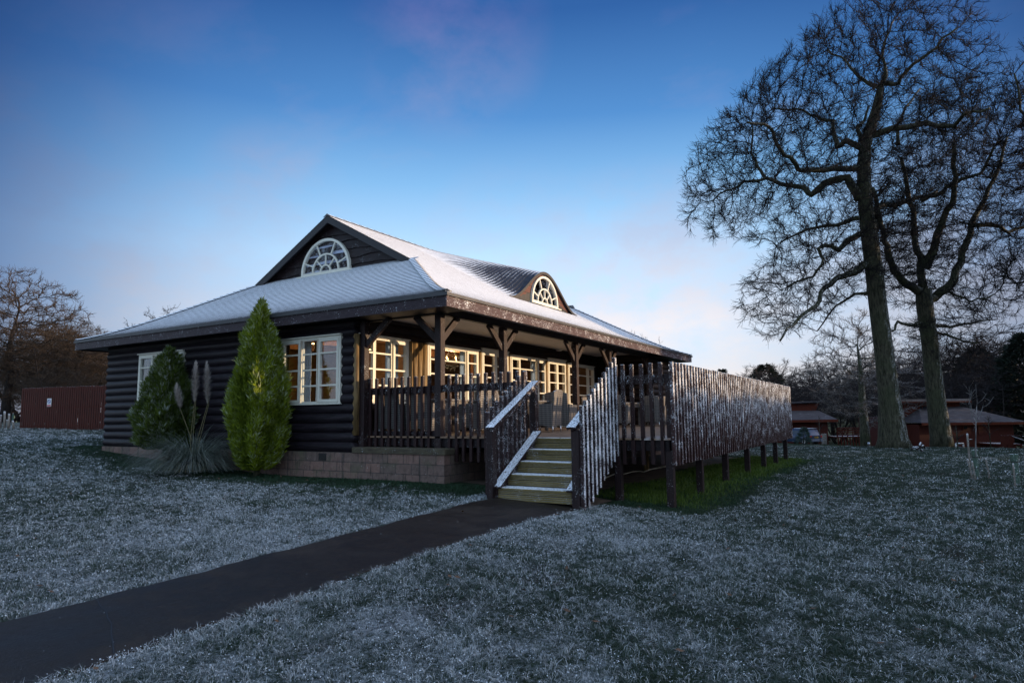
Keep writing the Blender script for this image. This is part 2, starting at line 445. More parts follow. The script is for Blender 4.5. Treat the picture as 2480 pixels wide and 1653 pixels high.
# ------------------------------------------------------------------ mesh helpers
class MB:
    """collects simple solids and links them as one mesh object"""

    def __init__(s):
        s.v, s.f, s.sm = [], [], []
        s.uv = {}

    def add(s, vs, fs, smooth=False):
        o = len(s.v)
        s.v += [tuple(map(float, p)) for p in vs]
        s.f += [tuple(i + o for i in f) for f in fs]
        s.sm += [smooth] * len(fs)
        return o

    def box(s, x0, x1, y0, y1, z0, z1):
        vs = [(x, y, z) for z in (z0, z1) for y in (y0, y1) for x in (x0, x1)]
        s.add(vs, [(0, 2, 3, 1), (4, 5, 7, 6), (0, 1, 5, 4), (2, 6, 7, 3), (0, 4, 6, 2), (1, 3, 7, 5)])
        return s

    def bbox(s, x0, x1, y0, y1, z0, z1, b=0.006):
        """box with chamfered vertical edges and top"""
        b = min(b, (x1 - x0) / 3, (y1 - y0) / 3)
        ring = lambda i: [(x0 + b + i, y0 + i), (x1 - b - i, y0 + i), (x1 - i, y0 + b + i), (x1 - i, y1 - b - i), (x1 - b - i, y1 - i), (x0 + b + i, y1 - i), (x0 + i, y1 - b - i), (x0 + i, y0 + b + i)]
        vs = [(x, y, z0) for x, y in ring(0)] + [(x, y, z1 - b) for x, y in ring(0)] + [(x, y, z1) for x, y in ring(b)]
        fs = [tuple(range(7, -1, -1)), tuple(range(16, 24))]
        for k in (0, 8):
            fs += [(k + i, k + (i + 1) % 8, k + 8 + (i + 1) % 8, k + 8 + i) for i in range(8)]
        s.add(vs, fs)
        return s

    def bar(s, a, b, w, h, up=(0, 0, 1)):
        """rectangular bar from a to b; w across, h along up"""
        a, b = Vector(a), Vector(b)
        d = (b - a).normalized()
        u = Vector(up)
        sd = d.cross(u).normalized()
        u = sd.cross(d).normalized()
        vs = []
        for p in (a, b):
            for i, j in ((-1, -1), (1, -1), (1, 1), (-1, 1)):
                vs.append(p + sd * (i * w / 2) + u * (j * h / 2))
        s.add(vs, [(0, 1, 2, 3), (7, 6, 5, 4), (0, 4, 5, 1), (1, 5, 6, 2), (2, 6, 7, 3), (3, 7, 4, 0)])
        return s

    def tube(s, pts, radii, n=8, cap=True, smooth=True):
        pts = [Vector(p) for p in pts]
        if isinstance(radii, (int, float)):
            radii = [radii] * len(pts)
        vs, fs = [], []
        ref = Vector((0.31, 0.87, 0.12))
        prev = None
        for i, p in enumerate(pts):
            t = (pts[min(i + 1, len(pts) - 1)] - pts[max(i - 1, 0)]).normalized()
            if prev is None:
                nrm = t.cross(ref).normalized()
            else:
                nrm = (prev - t * prev.dot(t)).normalized()
            prev = nrm
            bi = t.cross(nrm)
            for k in range(n):
                a = 2 * pi * k / n
                vs.append(p + (nrm * cos(a) + bi * sin(a)) * radii[i])
        for i in range(len(pts) - 1):
            for k in range(n):
                fs.append((i * n + k, i * n + (k + 1) % n, (i + 1) * n + (k + 1) % n, (i + 1) * n + k))
        o = s.add(vs, fs, smooth)
        if cap:
            s.f.append(tuple(o + k for k in range(n - 1, -1, -1)))
            s.f.append(tuple(o + (len(pts) - 1) * n + k for k in range(n)))
            s.sm += [False, False]
        return s

    def lathe(s, prof, n=16, c=(0, 0, 0), smooth=True):
        vs, fs = [], []
        for r, z in prof:
            for k in range(n):
                a = 2 * pi * k / n
                vs.append((c[0] + r * cos(a), c[1] + r * sin(a), c[2] + z))
        for i in range(len(prof) - 1):
            for k in range(n):
                fs.append((i * n + k, i * n + (k + 1) % n, (i + 1) * n + (k + 1) % n, (i + 1) * n + k))
        s.add(vs, fs, smooth)
        return s

    def prism(s, poly, axis, a, b):
        """polygon (2D list) extruded along axis from a to b; for 'x' poly is (y,z), for 'y' (x,z), for 'z' (x,y)"""
        mk = {'x': lambda p, t: (t, p[0], p[1]), 'y': lambda p, t: (p[0], t, p[1]), 'z': lambda p, t: (p[0], p[1], t)}[axis]
        n = len(poly)
        vs = [mk(p, a) for p in poly] + [mk(p, b) for p in poly]
        fs = [tuple(range(n - 1, -1, -1)), tuple(range(n, 2 * n))] + [(i, (i + 1) % n, n + (i + 1) % n, n + i) for i in range(n)]
        s.add(vs, fs)
        return s

    def grid(s, P, smooth=False):
        """P: rows of points"""
        nr, nc = len(P), len(P[0])
        vs = [p for r in P for p in r]
        fs = [(i * nc + j, i * nc + j + 1, (i + 1) * nc + j + 1, (i + 1) * nc + j) for i in range(nr - 1) for j in range(nc - 1)]
        s.add(vs, fs, smooth)
        return s

    def build(s, name, mat, parent=None, off=None):
        me = bpy.data.meshes.new(name)
        off = np.array(off if off is not None else (world_of(parent) if parent is not None and parent.get('_w') else (0, 0, 0)), float)
        vs = [tuple(np.array(p) - off) for p in s.v]
        me.from_pydata(vs, [], s.f)
        me.polygons.foreach_set('use_smooth', s.sm)
        import bmesh
        bm = bmesh.new()
        bm.from_mesh(me)
        bmesh.ops.recalc_face_normals(bm, faces=bm.faces)
        bm.to_mesh(me)
        bm.free()
        me.update()
        ob = bpy.data.objects.new(name, me)
        COL.objects.link(ob)
        if mat is not None:
            me.materials.append(mat)
        if parent is not None:
            ob.parent = parent
            if parent.get('_w'):
                ob['_w'] = 1
        return ob


def world_of(o):
    p = Vector((0, 0, 0))
    while o is not None:
        p += o.location
        o = o.parent
    return p


def thing(name, label, cat, loc=(0, 0, 0), rz=0.0, group=None, world=False):
    """Empty at a thing's base. world=True: the parts' meshes are given in world coordinates"""
    o = bpy.data.objects.new(name, None)
    o.empty_display_size = 0.2
    COL.objects.link(o)
    o.location = tuple(map(float, loc))
    o.rotation_euler = (0, 0, rz)
    tag(o, label, cat, group)
    if world:
        o['_w'] = 1
    return o


def tag(o, label=None, cat=None, group=None, kind=None):
    for k, v in (('label', label), ('category', cat), ('group', group), ('kind', kind)):
        if v:
            o[k] = v
    return o


def copy_tree(o, loc, rz=0.0, label=None, scale=None, parent=None):
    c = o.copy()
    COL.objects.link(c)
    if parent is None:
        c.location = tuple(map(float, loc))
        c.rotation_euler = (0, 0, rz)
        if scale:
            c.scale = (scale, scale, scale) if isinstance(scale, (int, float)) else scale
        if label:
            c['label'] = label
    else:
        c.parent = parent
    for ch in list(o.children):
        copy_tree(ch, None, parent=c)
    return c


def fast_mesh(name, V, F, mat, parent=None, attrs=None, smooth=False, off=(0, 0, 0)):
    """V (n,3), F (m,k) of one size k; attrs: name -> per-vertex floats"""
    V = np.asarray(V, np.float32) - np.asarray(off, np.float32)
    F = np.asarray(F, np.int32)
    me = bpy.data.meshes.new(name)
    me.vertices.add(len(V))
    me.vertices.foreach_set('co', V.ravel())
    m, k = F.shape
    me.loops.add(m * k)
    me.loops.foreach_set('vertex_index', F.ravel())
    me.polygons.add(m)
    me.polygons.foreach_set('loop_start', np.arange(0, m * k, k, dtype=np.int32))
    me.polygons.foreach_set('loop_total', np.full(m, k, np.int32))
    if smooth:
        me.polygons.foreach_set('use_smooth', np.ones(m, bool))
    for an, av in (attrs or {}).items():
        a = me.attributes.new(an, 'FLOAT', 'POINT')
        a.data.foreach_set('value', np.asarray(av, np.float32))
    me.update(calc_edges=True)
    me.validate()
    ob = bpy.data.objects.new(name, me)
    COL.objects.link(ob)
    me.materials.append(mat)
    if parent is not None:
        ob.parent = parent
    return ob


def segs_mesh(A, B, ra, rb, n):
    """tapered n-gon prisms for many segments at once -> V, F(quads)"""
    A, B = np.asarray(A, float), np.asarray(B, float)
    d = B - A
    L = np.linalg.norm(d, axis=1, keepdims=True) + 1e-9
    d = d / L
    ref = np.where(np.abs(d[:, 2:3]) > 0.9, np.array([[1.0, 0, 0]]), np.array([[0, 0, 1.0]]))
    u = np.cross(d, ref)
    u /= np.linalg.norm(u, axis=1, keepdims=True) + 1e-9
    w = np.cross(d, u)
    ang = 2 * pi * np.arange(n) / n
    ring = u[:, None] * np.cos(ang)[None, :, None] + w[:, None] * np.sin(ang)[None, :, None]
    V = np.concatenate([A[:, None] + ring * np.asarray(ra)[:, None, None], B[:, None] + ring * np.asarray(rb)[:, None, None]], 1)
    N = len(A)
    base = (np.arange(N) * 2 * n)[:, None, None]
    k = np.arange(n)
    q = np.stack([k, (k + 1) % n, n + (k + 1) % n, n + k], 1)[None]
    return V.reshape(-1, 3), (base + q).reshape(-1, 4)


# ------------------------------------------------------------------ sky
SUN_EL = radians(5.5)
SUN_DIR = np.array([0.45, -0.893, 0.0])
SUN_DIR = np.array([SUN_DIR[0] * cos(SUN_EL), SUN_DIR[1] * cos(SUN_EL), sin(SUN_EL)])


def build_world():
    w = bpy.data.worlds.new('World')
    SC.world = w
    w.use_nodes = True
    nt = NT(w.node_tree)
    bg = nt.n['Background']
    d = nt.new('ShaderNodeTexCoord').outputs['Generated']
    s = nt.new('ShaderNodeSeparateXYZ')
    nt.link(d, s.inputs[0])
    z = s.outputs['Z']
    sky = nt.new('ShaderNodeTexSky', sky_type='NISHITA')
    sky.sun_disc = False
    sky.sun_elevation = SUN_EL
    sky.sun_rotation = atan2(SUN_DIR[0], SUN_DIR[1])
    sky.air_density = 1.0
    sky.dust_density = 0.4
    sky.ozone_density = 2.5
    base = nt.ramp(z, [(0.0, (0.66, 0.66, 0.70)), (0.10, (0.58, 0.67, 0.80)), (0.24, (0.42, 0.63, 0.86)), (0.34, (0.195, 0.415, 0.70)), (0.43, (0.070, 0.222, 0.51)),
                       (0.55, (0.021, 0.092, 0.295)), (0.75, (0.022, 0.07, 0.25)), (1.0, (0.018, 0.05, 0.19))])
    # the dusk sky is darker to either side of the bright western gap and lightens again towards the low sun
    def hdot(vx, vy):
        n = nt.new('ShaderNodeVectorMath', operation='DOT_PRODUCT')
        nt.link(d, n.inputs[0])
        n.inputs[1].default_value = (vx, vy, 0)
        return n.outputs['Value']
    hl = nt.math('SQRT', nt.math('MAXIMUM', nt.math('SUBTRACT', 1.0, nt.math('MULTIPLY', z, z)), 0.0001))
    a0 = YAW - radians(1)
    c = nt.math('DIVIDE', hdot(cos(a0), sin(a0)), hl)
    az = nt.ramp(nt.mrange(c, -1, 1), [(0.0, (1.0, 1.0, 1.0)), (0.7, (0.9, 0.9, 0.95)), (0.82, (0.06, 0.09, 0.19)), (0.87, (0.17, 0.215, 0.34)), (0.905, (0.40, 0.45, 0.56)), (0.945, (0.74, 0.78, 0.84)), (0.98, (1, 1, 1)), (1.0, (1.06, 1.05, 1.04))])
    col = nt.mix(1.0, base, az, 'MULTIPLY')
    # thin mauve clouds, thicker near the horizon
    sc = nt.new('ShaderNodeVectorMath', operation='DIVIDE')
    cb = nt.new('ShaderNodeCombineXYZ')
    zz = nt.math('ADD', nt.math('MAXIMUM', z, 0.0), 0.22)
    for i in range(3):
        nt.link(zz, cb.inputs[i])
    nt.link(d, sc.inputs[0])
    nt.link(cb.outputs[0], sc.inputs[1])
    n1 = nt.noise(nt.mapping(sc.outputs[0], (1.5, 1.0, 1.6)), 2.2, 6, 0.58)
    n2 = nt.noise(sc.outputs[0], 0.7, 2)
    lo = nt.mrange(z, 0.02, 0.30, 0.16, -0.08)
    cf = nt.mrange(nt.math('ADD', nt.math('ADD', n1, nt.math('MULTIPLY', nt.math('SUBTRACT', n2, 0.5), 0.6)), lo), 0.50, 0.70)
    ccol = nt.ramp(z, [(0.0, (0.72, 0.66, 0.66)), (0.13, (0.76, 0.70, 0.71)), (0.26, (0.42, 0.48, 0.63)), (0.55, (0.14, 0.14, 0.36))])
    ccol = nt.mix(1.0, ccol, az, 'MULTIPLY')
    # banks of cloud standing in the west and overhead
    bank = None
    for (px, py, rad, amt) in ((1090, 90, 8.5, 0.55), (660, 480, 6.5, 0.6), (1560, 800, 15.0, 1.25), (1250, 620, 9.0, 0.5), (330, 780, 10.0, 0.8), (2350, 700, 14.0, 1.2), (80, 420, 9.0, 0.5)):
        v = at(px, py, 1.0) - CAM
        v = v / np.linalg.norm(v)
        dn = nt.new('ShaderNodeVectorMath', operation='DOT_PRODUCT')
        nt.link(d, dn.inputs[0])
        dn.inputs[1].default_value = tuple(v)
        a = nt.math('MULTIPLY', nt.mrange(dn.outputs['Value'], cos(radians(rad)), 1.0), amt)
        bank = a if bank is None else nt.math('MAXIMUM', bank, a)
    n3 = nt.noise(nt.mapping(d, (1, 1, 1.5)), 9.0, 5, 0.6)
    cf = nt.math('ADD', nt.math('MULTIPLY', cf, 0.35), nt.math('MULTIPLY', bank, nt.mrange(n3, 0.36, 0.66)))
    cf = nt.math('MINIMUM', cf, 1.0)
    col = nt.mix(nt.math('MULTIPLY', cf, 0.82), col, ccol)
    # sky behind the photographer and overhead brightened, an added fill for roof and snow
    sky_fill = nt.math('MULTIPLY', nt.ramp(nt.mrange(c, -1, 1), [(0.0, (1, 1, 1)), (0.5, (0.9, 0.9, 0.9)), (0.72, (0.45, 0.45, 0.45)), (0.84, (0, 0, 0))]), nt.mrange(z, 0.0, 0.12))
    col = nt.mix(nt.math('MULTIPLY', sky_fill, 0.85), col, (0.54, 0.74, 1.0))
    # warm glow round the low sun, well outside the picture
    g = nt.new('ShaderNodeVectorMath', operation='DOT_PRODUCT')
    nt.link(d, g.inputs[0])
    g.inputs[1].default_value = (SUN_DIR[0], SUN_DIR[1], 0.22)
    gl = nt.math('POWER', nt.mrange(g.outputs['Value'], 0.66, 1.0), 1.3)
    glow = nt.mix(gl, (0, 0, 0), (1.25, 1.02, 0.95))
    col = nt.mix(1.0, col, glow, 'ADD')
    # physical sky as a small share of the light
    sk = nt.mix(1.0, sky.outputs[0], (0.05, 0.05, 0.055), 'MULTIPLY')
    col = nt.mix(1.0, col, nt.mix(0.35, (0, 0, 0), sk), 'ADD')
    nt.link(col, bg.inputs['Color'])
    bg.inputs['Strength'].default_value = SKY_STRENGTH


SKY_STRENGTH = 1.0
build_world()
sl = bpy.data.lights.new('sun', 'SUN')
sl.energy = 5.0
sl.angle = radians(0.6)
sl.color = (1.0, 0.70, 0.42)
so = bpy.data.objects.new('sun', sl)
COL.objects.link(so)
so.rotation_euler = Vector(-SUN_DIR).to_track_quat('-Z', 'Y').to_euler()
SC.view_settings.view_transform = 'Standard'
SC.view_settings.look = 'None'
SC.view_settings.exposure = 0.28
SC.view_settings.gamma = 1.0
SC.cycles.use_denoising = True
SC.cycles.max_bounces = 6
SC.cycles.transparent_max_bounces = 12
SC.cycles.sample_clamp_indirect = 4.0


def hit(ax, c, px, py):
    d = at(px, py, 1.0) - CAM
    i = 'xyz'.index(ax)
    return CAM + d * ((c - CAM[i]) / d[i])


# ================================================================== LODGE
EX0, EX1, EY0, EY1 = -0.682, 15.05, -0.655, 12.304      # eaves
ZT, ZB = 2.595, 2.344
GX = 2.487                                              # verge of the gable
RY = (EY0 + EY1) / 2
HK = 3.407 / 3.17


def rz(d):
    return 2.412 + 0.549 * d + 0.185 * np.maximum(0.0, 1 - np.maximum(d, -0.05) / 2.0) ** 3


RIDGE_Z = float(rz(RY - EY0))
lodge = thing('timber_lodge', 'dark log lodge with snowy tiled roof, veranda and cream windows', 'lodge', (6.7, 5.8, -0.9), world=True)


def logs(mb, o, al, nr, t0, t1, z0, z1, pitch=0.1965, base=-0.324, bul=0.062, jit=0.0):
    """surface of stacked round logs; o origin, al direction along, nr outward normal"""
    o, al, nr = np.array(o, float), np.array(al, float), np.array(nr, float)
    zs = [z0]
    k = math.floor((z0 - base) / pitch)
    while True:
        for q in (0.0, 0.04, 0.14, 0.3, 0.5, 0.7, 0.86, 0.96):
            z = base + (k + q) * pitch
            if z0 + 1e-4 < z < z1 - 1e-4:
                zs.append(z)
        k += 1
        if base + k * pitch > z1:
            break
    zs.append(z1)
    n = max(2, int((t1 - t0) / 0.35))
    rows = []
    for z in zs:
        kk = math.floor((z - base) / pitch + 1e-6)
        q = ((z - base) / pitch) - kk
        b = bul * max(0.0, sin(pi * min(max(q, 0), 1))) ** 0.62 * (0.86 + 0.14 * sin(kk * 2.7 + 1))
        row = []
        for i in range(n + 1):
            t = t0 + (t1 - t0) * i / n
            wob = 0.006 * sin(t * 1.7 + kk * 2.1) + 0.004 * sin(t * 4.3 + kk)
            p = o + al * t + nr * (b + wob)
            row.append((p[0], p[1], z + 0.004 * sin(t * 2.3 + kk * 1.3)))
        rows.append(row)
    mb.grid(rows, smooth=True)


LW = [(2.40, 4.21), (7.85, 9.80)]            # windows of the end wall (along y)
wl = MB()
ox = (-0.20, 0, 0)
zl0, zl1 = -0.52, 2.40
for a, b in ((2.07, LW[0][0]), (LW[0][1], LW[1][0]), (LW[1][1], 11.43)):
    logs(wl, ox, (0, 1, 0), (-1, 0, 0), a, b, zl0 if a > 2.2 else -0.324, zl1)
for a, b in LW:
    logs(wl, ox, (0, 1, 0), (-1, 0, 0), a, b, zl0, 0.67)
    logs(wl, ox, (0, 1, 0), (-1, 0, 0), a, b, 2.09, zl1)
# rounded log ends at the veranda corner
zz = []
rows = []
for k in range(14):
    for q in (0.0, 0.06, 0.2, 0.4, 0.6, 0.8, 0.94):
        z = -0.324 + (k + q) * 0.1965
        if z > zl1:
            continue
        b = 0.07 * sin(pi * q) ** 0.55
        rows.append([(-0.20 - b, 2.07, z), (-0.20 - b * 0.8, 2.07 - b * 0.55, z), (-0.20, 2.07 - b, z), (-0.02, 2.07 - b, z)])
wl.grid(rows, smooth=True)
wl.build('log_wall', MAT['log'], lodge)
wb = MB()
# carcass behind the logs, far wing and back of the house
for a, b in ((2.07, LW[0][0]), (LW[0][1], LW[1][0]), (LW[1][1], 11.36)):
    wb.box(-0.195, -0.06, a, b, -0.6, 2.42)
for a, b in LW:
    wb.box(-0.195, -0.06, a, b, -0.6, 0.66)
    wb.box(-0.195, -0.06, a, b, 2.10, 2.42)
wb.box(-0.195, 14.35, 11.36, 11.42, -1.2, 2.42)
wb.box(14.29, 14.35, 0.1, 11.36, -1.4, 2.42)
wb.build('carcass_wall', MAT['edge'], lodge)
wf = MB()
logs(wf, (0, 2.07, 0), (1, 0, 0), (0, -1, 0), -0.02, 12.2, 2.12, 2.52, bul=0.05)
FW = [(-0.12, 1.46), (2.15, 4.30), (5.935, 8.035), (9.675, 11.78)]
FD = [(4.458, 5.82), (8.225, 9.50)]
for a, b in FW:
    wf.box(a, b, 2.03, 2.12, -0.2, 0.665)
solid = [(1.46, 2.15), (4.30, 4.458), (5.82, 5.935), (8.035, 8.225), (9.50, 9.675), (11.78, 12.2)]
for a, b in solid:
    wf.box(a, b, 2.06, 2.14, -0.2, 2.2)
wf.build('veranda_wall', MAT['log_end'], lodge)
vl = MB()
for a, b in solid[:5]:
    n = max(1, round((b - a) / 0.165))
    w = (b - a) / n
    for i in range(n):
        c = a + (i + 0.5) * w
        MB().tube([(c + 0.004 * sin(3 * z + i), 2.065, z) for z in (0.02, 0.5, 1.0, 1.5, 2.09)], w * 0.49, 10).build('vertical_log', MAT['vlog'], lodge)
vl.tube([(-0.17, 2.03, z) for z in (0.02, 1.0, 2.09)], 0.07, 10)
vl.build('vertical_log', MAT['vlog'], lodge)
wg = MB()
logs(wg, (12.2, 0, 0), (0, 1, 0), (-1, 0, 0), 0.05, 2.07, -0.3, 2.5, bul=0.05)
logs(wg, (0, 0.05, 0), (1, 0, 0), (0, -1, 0), 12.2, 14.35, -0.3, 2.4, bul=0.05)
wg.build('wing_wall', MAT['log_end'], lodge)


def uv_wall(ob):
    me = ob.data
    uv = me.uv_layers.new(name='UVMap')
    w = world_of(ob)
    for l in me.loops:
        c = me.vertices[l.vertex_index].co
        uv.data[l.index].uv = (c.x + w.x + c.y + w.y, c.z + w.z + 0.324)


pl = MB()
pl.box(-0.28, -0.04, -0.30, 11.4, -1.3, -0.326)
pl.box(-0.04, 12.2, -0.30, -0.10, -1.5, -0.326)
plo = pl.build('stone_plinth', MAT['block'], lodge)
uv_wall(plo)
cp = MB()
cp.bbox(-0.305, 0.16, -0.325, 2.0, -0.325, -0.215, 0.012)
cp.build('plinth_cap', timber('mossy_cap', (0.05, 0.04, 0.03), (0.10, 0.085, 0.055), (4, 2, 4), frost=0.03, rough=0.85), plo)
vt = MB()
for i in range(6):
    vt.box(-0.292, -0.278, 2.735, 2.95, -0.495 + i * 0.024, -0.483 + i * 0.024)
vt.box(-0.284, -0.279, 2.73, 2.955, -0.50, -0.35)
vt.build('air_vent', MAT['black'], plo)

# posts and braces
PX = [0.0, 2.326, 6.075, 8.445, 12.05]


def post(x, y, z0, braces, label=None):
    p = MB().bbox(x, x + 0.148, y, y + 0.148, z0, 2.345, 0.008).build('veranda_post', MAT['post'], lodge)
    cx, cy = x + 0.074, y + 0.074
    for dx, dy in braces:
        MB().bar((cx + dx * 0.05, cy + dy * 0.05, 1.86), (cx + dx * 0.60, cy + dy * 0.60, 2.36), 0.07, 0.12).build('brace', MAT['post'], p)
    return p


post(0, 0, -0.215, [(1, 0), (0, 1)])
for x in PX[1:4]:
    post(x, 0.0, 0.0, [(1, 0), (-1, 0)])
post(PX[4], 0.0, 0.0, [(-1, 0)])
p = MB().bbox(-0.12, 0.03, 1.86, 2.0, -0.215, 2.36, 0.008).build('veranda_post', MAT['post'], lodge)
MB().bar((-0.045, 1.88, 1.84), (-0.045, 1.25, 2.37), 0.07, 0.12).build('brace', MAT['post'], p)
bm_ = MB()
bm_.box(0.02, 0.13, 0.15, 2.05, 2.346, 2.50)
bm_.box(0.02, 12.2, 0.02, 0.13, 2.346, 2.50)
bm_.build('wall_plate', MAT['edge'], lodge)

# fascia and soffits
fa = MB()
fa.box(EX0, EX0 + 0.032, EY0 + 0.032, EY1 - 0.032, ZB, ZT - 0.01)
fa.box(EX1 - 0.032, EX1, EY0 + 0.032, EY1 - 0.032, ZB, ZT - 0.01)
fa.box(EX0, EX1, EY1 - 0.032, EY1, ZB, ZT - 0.01)
fa.build('fascia_board', MAT['fascia'], lodge)
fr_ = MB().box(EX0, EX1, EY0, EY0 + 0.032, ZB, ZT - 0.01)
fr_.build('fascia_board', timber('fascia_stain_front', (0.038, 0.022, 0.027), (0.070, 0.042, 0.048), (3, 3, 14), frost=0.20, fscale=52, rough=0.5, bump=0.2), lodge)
sf = MB()
sf.box(0.13, 12.15, EY0 + 0.034, 2.06, 2.502, 2.52)
sf.build('veranda_ceiling', MAT['soffit'], lodge)
sd = MB()
sd.box(EX0 + 0.034, 0.128, EY0 + 0.034, EY1 - 0.034, 2.375, 2.395)
sd.box(12.16, EX1 - 0.034, EY0 + 0.034, EY1 - 0.034, 2.375, 2.395)
sd.box(0.13, 12.15, 11.3, EY1 - 0.034, 2.375, 2.395)
sd.build('eaves_soffit', MAT['edge'], lodge)
lf = hit('z', 2.49, 1150 + 1145 * .17857, 800 + 262 * .17857)
lm = MB().lathe([(0, -0.06), (0.06, -0.055), (0.11, -0.03), (0.12, 0.0)], 16, (0, 0, 0))
bl = lm.build('bulkhead_light', plain('frosted_lens', (0.6, 0.6, 0.58), 0.3), None)
bl.location = (lf[0], lf[1], 2.5)
tag(bl, 'round white bulkhead light fixed under the pale veranda ceiling', 'light')


# ---- windows
def window(name, axis, c, out, cols, rows, z0, z1, glass, frame=0.045, cap=True, head=0.0, panel=None, deep=0.10):
    """axis 'x': wall normal along x at x=c, s runs along y; 'y': wall normal along y, s along x. out=-1 outward is negative.
    cols: list of (a,b,casement)"""
    def bx(mb, s0, s1, za, zb, d0, d1):
        lo, hi = sorted((c + out * d0, c + out * d1))
        if axis == 'x':
            mb.box(lo, hi, s0, s1, za, zb)
        else:
            mb.box(s0, s1, lo, hi, za, zb)
    a0, b0 = cols[0][0], cols[-1][1]
    f = MB()
    bx(f, a0 - frame, a0, z0 - frame, z1 + frame, -deep, 0.02)
    bx(f, b0, b0 + frame, z0 - frame, z1 + frame, -deep, 0.02)
    bx(f, a0, b0, z1, z1 + frame, -deep, 0.018)
    bx(f, a0, b0, z0 - frame, z0, -deep, 0.018)
    if head:
        bx(f, a0 - frame, b0 + frame, z1 + frame + 0.001, z1 + frame + head, -deep, 0.03)
    if cap:
        bx(f, a0 - frame - 0.02, b0 + frame + 0.02, z1 + frame + head + 0.002, z1 + frame + head + 0.027, -0.02, 0.06)
    win = f.build(name, MAT['cream'], lodge)
    g = MB()
    for a, b, cas in cols:
        w = 0.062 if cas else 0.022
        d1 = 0.032 if cas else 0.008
        s = MB()
        bx(s, a + .002, a + w, z0 + .002, z1 - .002, -0.035, d1)
        bx(s, b - w, b - .002, z0 + .002, z1 - .002, -0.035, d1)
        zt = z1 - w
        zb_ = z0 + (panel or w)
        bx(s, a + w, b - w, zt, z1 - .002, -0.035, d1)
        bx(s, a + w, b - w, z0 + .002, z0 + w if panel is None else zb_, -0.035, d1 if panel is None else d1 - 0.012)
        for z in rows:
            bx(s, a + w, b - w, z - 0.0175, z + 0.0175, -0.033, d1 - 0.006)
        s.build('casement' if cas else 'glazing_bars', MAT['cream'], win)
        bx(g, a + w, b - w, zb_, zt, -0.022, -0.016)
    g.build('pane', glass, win)
    return win


R4 = [1.055, 1.395, 1.738]
window('window', 'x', -0.255, -1, [(2.425, 3.03, 1), (3.075, 3.535, 0), (3.58, 4.185, 1)], R4, 0.70, 2.045, MAT['glass'])
window('window', 'x', -0.255, -1, [(7.875, 8.50, 1), (8.545, 9.11, 0), (9.155, 9.775, 1)], R4, 0.70, 2.045, MAT['glass'])
window('window', 'y', 2.03, -1, [(-0.075, 0.35, 1), (0.375, 0.905, 0), (0.93, 1.415, 1)], R4, 0.70, 2.045, MAT['glass'])
for a in (2.195, 5.975, 9.715):
    window('window', 'y', 2.03, -1, [(a, a + 0.50, 1), (a + 0.53, a + 1.54, 0), (a + 1.57, a + 2.06, 1)], R4, 0.70, 2.045, MAT['glass'])
for a, b in FD:
    m_ = (a + b) / 2
    window('glazed_door', 'y', 2.03, -1, [(a + 0.04, m_ - .002, 1), (m_ + .002, b - 0.04, 1)], [0.76, 1.09, 1.41, 1.735], 0.03, 2.07, MAT['glass'], frame=0.04, head=0.05, panel=0.42)


def fan_window(axis, c, out, sc, z0, r, glass, name):
    def P(s, z):
        return (s, z)
    def arc(mb, r0, r1, d0, d1, a0=0.0, a1=pi, n=26):
        lo, hi = sorted((c + out * d0, c + out * d1))
        for i in range(n):
            p, q = a0 + (a1 - a0) * i / n, a0 + (a1 - a0) * (i + 1) / n
            poly = [P(sc + r0 * cos(p), z0 + r0 * sin(p)), P(sc + r1 * cos(p), z0 + r1 * sin(p)), P(sc + r1 * cos(q), z0 + r1 * sin(q)), P(sc + r0 * cos(q), z0 + r0 * sin(q))]
            mb.prism(poly, axis, lo, hi)
    def rad(mb, ang, r0, r1, w, d0, d1):
        lo, hi = sorted((c + out * d0, c + out * d1))
        ca, sa = cos(ang), sin(ang)
        poly = [P(sc + ca * rr + sgn * sa * w / 2, z0 + sa * rr - sgn * ca * w / 2) for rr, sgn in ((r0, 1), (r1, 1), (r1, -1), (r0, -1))]
        mb.prism(poly, axis, lo, hi)
    f = MB()
    arc(f, r * 0.925, r, -0.05, 0.045)
    lo, hi = sorted((c + out * -0.05, c + out * 0.044))
    f.prism([P(sc - r, z0 - 0.05), P(sc + r, z0 - 0.05), P(sc + r, z0 + 0.02), P(sc - r, z0 + 0.02)], axis, lo, hi)
    w = f.build(name, MAT['cream'], lodge)
    s = MB()
    lo, hi = sorted((c + out * -0.05, c + out * 0.10))
    s.prism([P(sc - r * 1.13, z0 - 0.085), P(sc + r * 1.13, z0 - 0.085), P(sc + r * 1.13, z0 - 0.052), P(sc - r * 1.13, z0 - 0.052)], axis, lo, hi)
    s.build('sill', MAT['cream'], w)
    b = MB()
    arc(b, r * 0.515, r * 0.56, -0.02, 0.028, 0.02, pi - 0.02)
    arc(b, r * 0.185, r * 0.225, -0.02, 0.028, 0.05, pi - 0.05, 14)
    for a in (22, 66, 114, 158):
        rad(b, radians(a), r * 0.56, r * 0.93, 0.032, -0.02, 0.024)
    for a in (46, 90, 134):
        rad(b, radians(a), r * 0.225, r * 0.52, 0.028, -0.02, 0.024)
    b.build('glazing_bars', MAT['cream'], w)
    g = MB()
    lo, hi = sorted((c + out * -0.012, c + out * -0.006))
    g.prism([P(sc + r * 0.9 * cos(i * pi / 24), z0 + r * 0.9 * sin(i * pi / 24)) for i in range(25)], axis, lo, hi)
    g.build('pane', glass, w)
    # a plain pale lining behind the glass, as seen through it
    l = MB()
    lo, hi = sorted((c + out * -0.06, c + out * -0.055))
    l.prism([P(sc + r * 0.95 * cos(i * pi / 24), z0 + r * 0.95 * sin(i * pi / 24)) for i in range(25)], axis, lo, hi)
    l.build('blind', MAT['sheer'] if axis == 'x' else MAT['black'], w)
    return w


